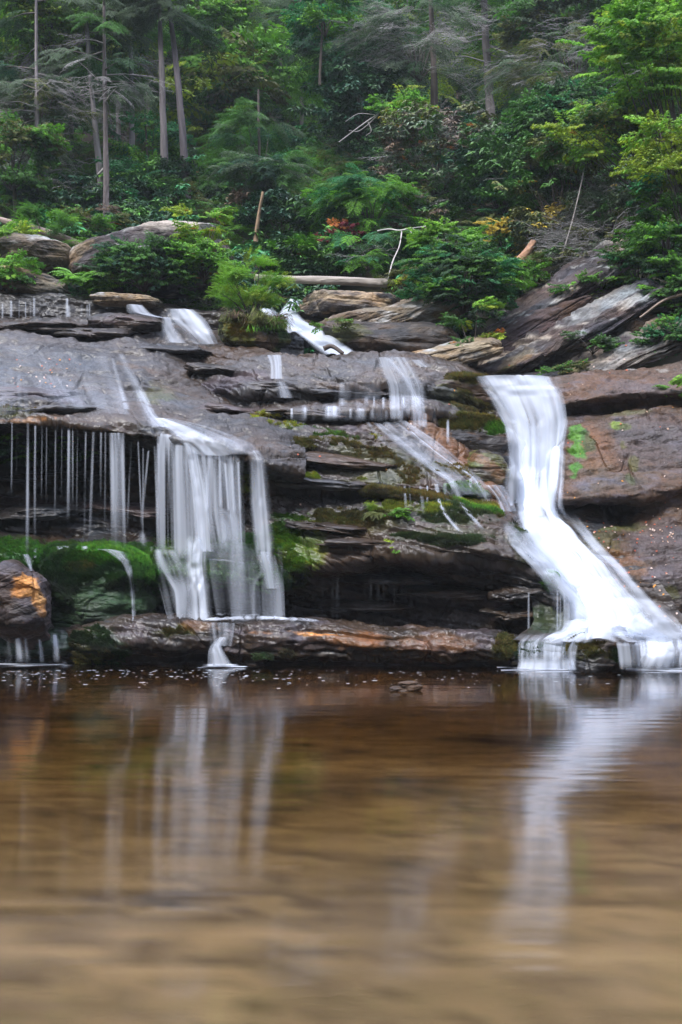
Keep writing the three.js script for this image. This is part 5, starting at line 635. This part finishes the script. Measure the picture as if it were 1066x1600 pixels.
P_('laurel', 'low green shrub at the upper end of the longest slanting slab', 'shrub', [960, 330, 27.5], 55, 45, 'rhodo', 260, 0.42, ['mid', 'olive', 'greyg'], { twigs: 0.2 });
P_('mossy_bush', 'yellow olive mossy growth on the bank above the dense shrub', 'shrub', [790, 372, 29], 42, 24, 'broad', 130, 0.35, ['olive', 'lime', 'yellow', 'mid'], {});
P_('low_shrub', 'low green herbs between the dense shrub and the uppermost slanting slab', 'shrub', [815, 430, 26.8], 36, 26, 'broad', 130, 0.32, ['bright', 'mid', 'olive'], {});
P_('broadleaf_shrub', 'leafy green shrub overhanging the upper end of the longest slanting slab', 'shrub', [1000, 425, 25.4], 52, 36, 'broad', 300, 0.4, ['mid', 'bright', 'jade', 'olive'], {});
P_('laurel', 'grey green laurel above the uppermost slanting slab', 'shrub', [900, 405, 27], 50, 30, 'rhodo', 200, 0.36, ['mid', 'greyg', 'olive'], { twigs: 0.25 });
P_('low_shrub', 'small green shrub rooted between the uppermost and the longest slanting slab', 'shrub', [905, 452, 25.2], 26, 17, 'broad', 90, 0.28, ['bright', 'mid', 'olive'], {});
P_('broadleaf_shrub', 'dark green shrub at the right edge above the curved brown root', 'shrub', [1062, 440, 24], 34, 36, 'broad', 180, 0.36, ['mid', 'dark', 'bright'], {});
// shrubs along the top of the falls
P_('shrub', 'dense dark green shrub covering the front of the long flat boulder', 'shrub', [225, 416, 25.9], 88, 40, 'broad', 620, 0.34, ['dark', 'mid', 'blue', 'mid'], { rz: 0.7, cs: 0.4 });
P_('shrub', 'yellow green sapling with bright leaves growing at the right end of the long flat boulder', 'shrub', [318, 352, 26], 34, 40, 'broad', 130, 0.3, ['lime', 'fresh', 'bright'], { base: [320, 440], accent: ['orange', 0.05] });
P_('shrub', 'orange flecked green shrub below the yellow green sapling', 'shrub', [318, 408, 25.7], 42, 32, 'broad', 240, 0.34, ['bright', 'mid', 'fresh'], { accent: ['orange', 0.12], rz: 0.5 });
P_('fern', 'light green fern arching below the long flat boulder', 'fern', [138, 446, 25.9], 34, 12, 'fern', 12, 0.62, ['fresh', 'bright'], { nolimb: true, K: 5, pitch: 0.2 });
P_('shrub', 'feathery green shrub at the far left above the tan slab', 'shrub', [60, 356, 28], 42, 28, 'feather', 90, 0.42, ['bright', 'fresh', 'mid'], {});
P_('shrub', 'leafy green shrub cut by the left edge beside the layered slab', 'shrub', [8, 418, 25.8], 34, 36, 'broad', 200, 0.34, ['bright', 'mid', 'fresh'], {});
P_('shrub', 'small yellow green shrub at the left edge in front of the fallen trunk', 'shrub', [8, 366, 27], 28, 22, 'broad', 90, 0.34, ['lime', 'fresh'], {});
P_('orange_bush', 'small orange and green bush at the foot of the slim pale trunk', 'shrub', [160, 344, 31], 34, 20, 'broad', 110, 0.34, ['brown', 'bright', 'olive', 'mid', 'orange', 'mid'], {});
P_('shrub', 'low green growth between the long flat boulder and the dark slope', 'shrub', [120, 350, 30.5], 36, 20, 'broad', 120, 0.36, ['bright', 'mid', 'olive'], {});
P_('feather_shrub', 'bright yellow green feathery shrub on the mound between the two upper cascades', 'shrub', [388, 452, 24.3], 52, 44, 'feather', 260, 0.34, ['lime', 'fresh', 'bright', 'fresh'], { base: [392, 500], pitch: 0.35, rz: 0.7 });
P_('grass_tuft', 'drooping tussock of olive grass on the mound beside the middle cascade', 'grass', [400, 510, 23.7], 46, 16, 'grass', 90, 0.42, ['olive', 'bright', 'brown', 'olive'], { nolimb: true, K: 9 });
P_('shrub', 'dense dark green shrub leaning over the slanted rocks right of centre', 'shrub', [722, 438, 25.2], 72, 52, 'broad', 720, 0.36, ['mid', 'jade', 'dark', 'bright'], { rz: 0.8, cs: 0.4 });
P_('sapling', 'light green leafy twigs rising above the dense shrub right of centre', 'shrub', [695, 378, 26.4], 40, 26, 'broad', 110, 0.4, ['bright', 'fresh'], { flat: 0.3 });
P_('yellow_shrub', 'small yellow leaved shrub at the right end of the fallen log', 'shrub', [630, 442, 26.8], 30, 15, 'broad', 80, 0.3, ['yellow', 'lime', 'olive'], {});
P_('sapling', 'sparse orange tipped sapling above the crest of the big fall', 'shrub', [735, 515, 24], 26, 44, 'broad', 60, 0.34, ['lime', 'fresh', 'orange', 'mid'], { flat: 0.3, base: [742, 580] });
P_('low_plant', 'low leafy plant in the crack between the two lowest slanting slabs', 'plant', [925, 535, 23.9], 34, 17, 'broad', 90, 0.26, ['mid', 'bright', 'greyg'], {});
P_('shrub', 'green shrub at the right edge over the lowest slanting slab', 'shrub', [1048, 522, 23.3], 36, 28, 'broad', 190, 0.32, ['mid', 'bright', 'jade'], {});
P_('fern', 'fern tuft hanging over the right edge of the brown face', 'fern', [1052, 612, 21], 18, 14, 'fern', 9, 0.4, ['bright', 'fresh'], { nolimb: true, K: 4 });
P_('fern', 'green tuft of small fronds on the ledge in the middle of the dome', 'fern', [612, 800, 19], 20, 14, 'fern', 12, 0.3, ['bright', 'olive'], { nolimb: true, K: 4 });
P_('moss_cushion', 'round bright moss cushion on the ledge beside the small fronds', 'moss', [585, 795, 19.05], 13, 9, 'feather', 44, 0.12, ['lime', 'bright'], { nolimb: true, K: 6 });
P_('fern', 'small leafy sprig low on the bulge of the dome', 'fern', [632, 858, 18.5], 14, 8, 'broad', 14, 0.18, ['lime', 'bright'], { nolimb: true, K: 3 });
P_('hanging_plants', 'little green plants hanging under the left end of the shelf', 'plant', [22, 696, 20], 34, 26, 'broad', 60, 0.24, ['bright', 'mid', 'dark'], { nolimb: true, K: 10, rz: 0.3 });
P_('hanging_plants', 'dark green plants hanging under the middle of the shelf behind the trickles', 'plant', [135, 700, 20], 40, 20, 'broad', 46, 0.2, ['mid', 'dark', 'bright'], { nolimb: true, K: 10, rz: 0.3 });
P_('low_plant', 'green herbs on the earthy bank left of the lowest slanting slab', 'plant', [870, 576, 23.5], 36, 9, 'broad', 60, 0.22, ['bright', 'olive', 'mid'], { nolimb: true, K: 8 });
P_('low_plant', 'small fern like herbs on the rocks right of the middle cascade', 'plant', [518, 512, 24.2], 22, 16, 'broad', 50, 0.24, ['bright', 'olive'], { nolimb: true, K: 5 });
// wood lying and hanging about
stick('fallen_log', 'long grey fallen log with a brown broken end bridging the gap above the middle cascade', 'log', [[[398, 434, 26.2], [500, 438, 26.6], [604, 442, 27]]], 0.085, 0.115, [0.3, 0.26, 0.22], { n: 14, main: 'log' });
stick('fallen_log', 'fallen trunk lying at the far left behind the tan slab', 'log', [[[-30, 336, 28.6], [60, 360, 28.3], [136, 384, 28]]], 0.1, 0.085, [0.26, 0.19, 0.16], { n: 12, main: 'log' });
stick('fallen_log', 'short orange brown log on the slope below the twin trunks', 'log', [[[276, 277, 41], [312, 269, 41]]], 0.09, 0.07, [0.4, 0.22, 0.1], { n: 10, main: 'log' });
stick('tree_stub', 'broken orange brown stub sticking up above the slanting slabs', 'stub', [[[812, 408, 27.6], [824, 394, 27.6], [834, 378, 27.7]]], 0.13, 0.09, [0.36, 0.2, 0.12], { n: 10, main: 'stub' });
stick('dead_branch', 'bleached white bent dead branch above the right end of the fallen log', 'branch', [[[590, 361, 28.5], [608, 358, 28.4], [625, 360, 28.3], [642, 356, 28.3]], [[638, 356, 28.3], [650, 375, 28.2], [664, 396, 28.1]], [[645, 356, 28.3], [656, 378, 28.2], [668, 392, 28.1]], [[640, 357, 28.3], [676, 352, 28.6]]], 0.02, 0.022, [0.48, 0.45, 0.42]);
stick('dead_branch', 'thin white dead branch leaning down to the right end of the fallen log', 'branch', [[[628, 362, 28.2], [624, 385, 28], [615, 405, 27.9], [606, 436, 27.6]]], 0.018, 0.014, [0.5, 0.47, 0.44]);
stick('dead_branch', 'bleached dead boughs spreading in the dark left of the yellow leaved branch', 'branch', [[[600, 172, 34], [570, 192, 34], [530, 222, 34]], [[590, 180, 34], [560, 178, 34], [540, 190, 34]], [[575, 190, 34], [580, 205, 34], [572, 212, 34]], [[596, 175, 34], [560, 205, 34], [545, 204, 34]]], 0.028, 0.018, [0.28, 0.26, 0.25]);
stick('dead_branch', 'long pale dead stick leaning over the tangle of grey twigs', 'branch', [[[912, 270, 27], [902, 315, 26.8], [893, 350, 26.7], [878, 400, 26.5]]], 0.018, 0.014, [0.3, 0.27, 0.25]);
stick('dead_branch', 'curved brown root arching in from the right edge over the slabs', 'branch', [[[1075, 458, 23.5], [1040, 468, 23.6], [1000, 496, 23.7]]], 0.045, 0.025, [0.24, 0.18, 0.14]);
stick('dead_branch', 'thin pale stick hanging on the slope at left above the dark thicket', 'branch', [[[163, 262, 37], [145, 282, 37], [124, 310, 36.5]]], 0.035, 0.02, [0.36, 0.33, 0.3]);
stick('drift_branch', 'dark piece of driftwood lying in the foot of the middle cascade', 'branch', [[[506, 545, 23.3], [518, 541, 23.3], [536, 552, 23.2]]], 0.06, 0.04, [0.09, 0.07, 0.06]);
stick('root_plate', 'reddish roots of the slim pale trunk above the orange bush', 'roots', [[[165, 330, 36], [172, 345, 35.6], [182, 358, 35.4]], [[163, 328, 36], [155, 345, 35.7], [150, 356, 35.6]], [[166, 330, 36], [178, 338, 35.6], [192, 352, 35.4]]], 0.06, 0.03, [0.2, 0.12, 0.1], { main: 'root', side: 'root' });
// ---------- masses nobody could count ----------
{ const r = rng(77), f = new Foliage(r); // undergrowth on the slope
  for (let k = 0; k < 19000; k++) { const D = 26.5 + 32 * r(), x = (r() - 0.5) * (D * 0.86), z = -D, h = 1.4 * r() ** 1.5 * (0.5 + sstep(-0.2, 0.4, fbm(x * 0.4, 5, z * 0.4, 2))), q = fbm(x * 0.3, 9, z * 0.3, 3), kd = q > 0.08 ? 'fine' : 'rhodo'; if (fbm(x * 0.5 + 40, 1, z * 0.5, 2) < -0.28) continue; f.add(kd, V3(x, groundY(x, z) + h, z), r() * 6.28, (r() - 0.5) * 0.8, 0.45 + 0.4 * r(), T[q < -0.15 ? pick(r, ['dark', 'mid', 'blue']) : q < 0.1 ? pick(r, ['mid', 'mid', 'jade']) : pick(r, ['mid', 'bright', 'olive'])], (r() - 0.5)); }
  const g = group('undergrowth', V3(0, 0, 0)); tag(g, 'dark leafy undergrowth covering the shaded slope', 'undergrowth', null, 'stuff'); f.build('foliage', g.position, g, 1, 'stuff'); }
{ const r = rng(78), f = new Foliage(r); // crowns farther up, too many to tell apart
  for (let k = 0; k < 760; k++) { const D = 43 + 72 * r() ** 0.9, x = (r() - 0.5) * D * 0.95, z = -D, y0 = groundY(x, z), H = 1.5 + 9 * r(), R = 1.4 + 1.8 * r(), q = r(), t = fbm(x * 0.09 + 3, 1, z * 0.05, 2) + 0.5 * q > 0.15 ? pick(r, ['fresh', 'lime', 'bright', 'mid']) : pick(r, ['mid', 'bright', 'greyg', 'mid', 'olive']), kd = r() < 0.55 ? 'fine' : 'broad';
    for (let m = 0; m < 46; m++) { const a = r() * 6.28, e = r() * 2 - 1, q2 = Math.cbrt(r()) * R; f.add(r() < 0.12 ? 'twig' : kd, V3(x + Math.cos(a) * q2 * Math.sqrt(1 - e * e), y0 + H + e * q2 * 0.8, z + Math.sin(a) * q2 * Math.sqrt(1 - e * e)), r() * 6.28, (r() - 0.6) * 0.8, 0.9 + 0.7 * r(), T[r() < 0.8 ? t : 'mid'], (r() - 0.5) * 0.8); } }
  const g = group('distant_woods', V3(0, 0, 0)); tag(g, 'hazy mass of trees covering the upper slope', 'woods', null, 'stuff'); f.build({ twig: 'twigs', all: 'foliage' }, g.position, g, 2, 'stuff'); }
{ const r = rng(79), f = new Foliage(r); // the wooded banks round the pool, outside the picture
  for (let k = 0; k < 420; k++) { const a = r() * 6.28, R0 = 14 + 20 * r(), x = Math.sin(a) * R0, z = -6 + Math.cos(a) * R0 * 1.1; if (z < -19 || Math.abs(x) < 10.5 && z < 8) continue; if (Math.abs(x) / Math.max(1, -z) < 0.5 && z < 0) continue; const y0 = groundY(x, z), H = 1 + 11 * r(); for (let m = 0; m < 26; m++) f.add(r() < 0.5 ? 'fine' : 'broad', V3(x + (r() - 0.5) * 5, y0 + H + (r() - 0.5) * 3.5, z + (r() - 0.5) * 5), r() * 6.28, (r() - 0.5), 1.8 + r(), T[pick(r, ['mid', 'dark', 'olive'])], r() - 0.5); }
  const g = group('bank_woods', V3(0, 0, 0)); tag(g, 'green woods on the banks around the pool', 'woods', null, 'stuff'); f.build('foliage', g.position, g, 0, 'stuff'); }
// ---------- moss tufts on the rock, fallen leaves on the right face ----------
{ const r = rng(91), b = new MB(); for (let k = 0; k < 9; k++) { const a = r() * 6.28, e = 0.5 + 0.9 * r(); DIRV.set(Math.cos(a) * Math.cos(e), Math.sin(e), Math.sin(a) * Math.cos(e)); UPV.set(Math.sin(a), 0.2, -Math.cos(a)).normalize(); const s = 0.7 + 0.6 * r(); b.leaf(BV.set((r() - 0.5) * 0.5, 0, (r() - 0.5) * 0.5), DIRV, UPV, 0.8 + 0.5 * r(), 0.3, [s, s, s], 0.1); }
  const tuft = b.geo(), up = V3(0, 1, 0), nv = V3(0, 0, 0);
  for (const rock of rockMeshes) { const a = rock.geometry.userData.moss; if (!a) continue; const small = rock.name === 'right_rock_face', n = a.length / 9, keep = []; for (let k = 0; k < n; k++) if (r() < (small ? 0.7 : 0.9)) keep.push(k); rock.geometry.userData = {}; if (keep.length < 30) continue; const im = new THREE.InstancedMesh(tuft, leafSoft, keep.length); im.name = 'moss';
    keep.forEach((k, i) => { nv.set(a[k * 9 + 3], a[k * 9 + 4] + 0.3, a[k * 9 + 5]).normalize(); const s = (small ? 0.5 : 1) * (0.02 + 0.045 * r() ** 2); im.setMatrixAt(i, M4.compose(BV.set(a[k * 9], a[k * 9 + 1], a[k * 9 + 2]), QQ.setFromUnitVectors(up, nv), SC.set(s, s, s))); const j = 1.2 + 1.3 * r(); im.setColorAt(i, CC.setRGB(a[k * 9 + 6] * j * (0.8 + 0.7 * r()), a[k * 9 + 7] * j, a[k * 9 + 8] * j)); }); im.userData.kind = 'stuff'; im.castShadow = im.receiveShadow = true; rock.add(im); } }
{ const r = rng(92), b = new MB(); b.leaf(V3(-0.5, 0, 0), V3(1, 0, 0), V3(0, 1, 0), 1, 0.8, [1, 1, 1], 0.15); const g = b.geo(), L = [], up = V3(0, 1, 0), nv = V3(0, 0, 0);
  for (const [x0, x1, y0, y1, n] of [[885, 1060, 590, 980, 90], [925, 1060, 815, 850, 50], [940, 1066, 895, 935, 40], [700, 800, 585, 680, 16], [20, 130, 560, 610, 40], [450, 700, 660, 860, 24], [760, 1000, 540, 585, 40]]) for (let k = 0; k < n; k++) { const h = hitRock(lerp(x0, x1, r()), lerp(y0, y1, r())); if (h && h.normal.y > 0.2) L.push(h); }
  const im = new THREE.InstancedMesh(g, std({ name: 'fallen leaf', roughness: 0.8, side: THREE.DoubleSide }), L.length); im.name = 'fallen_leaves'; L.forEach((h, i) => { nv.copy(h.normal).normalize(); QQ.setFromUnitVectors(up, nv).multiply(new THREE.Quaternion().setFromAxisAngle(up, r() * 6.28)); const s = 0.02 + 0.04 * r(); im.setMatrixAt(i, M4.compose(BV.copy(h.point).addScaledVector(nv, 0.012), QQ, SC.set(s, s, s))); const t = pick(r, [[0.4, 0.1, 0.05], [0.5, 0.22, 0.04], [0.45, 0.3, 0.22], [0.3, 0.08, 0.05], [0.55, 0.42, 0.36]]); im.setColorAt(i, CC.setRGB(...t)); });
  scene.add(tag(im, 'orange and pink fallen leaves scattered over the rocks', 'fallen leaves', null, 'stuff')); }
scene.fog = new THREE.FogExp2(new THREE.Color(0.72, 0.8, 0.86), 0.0006);
renderer.render(scene, camera);
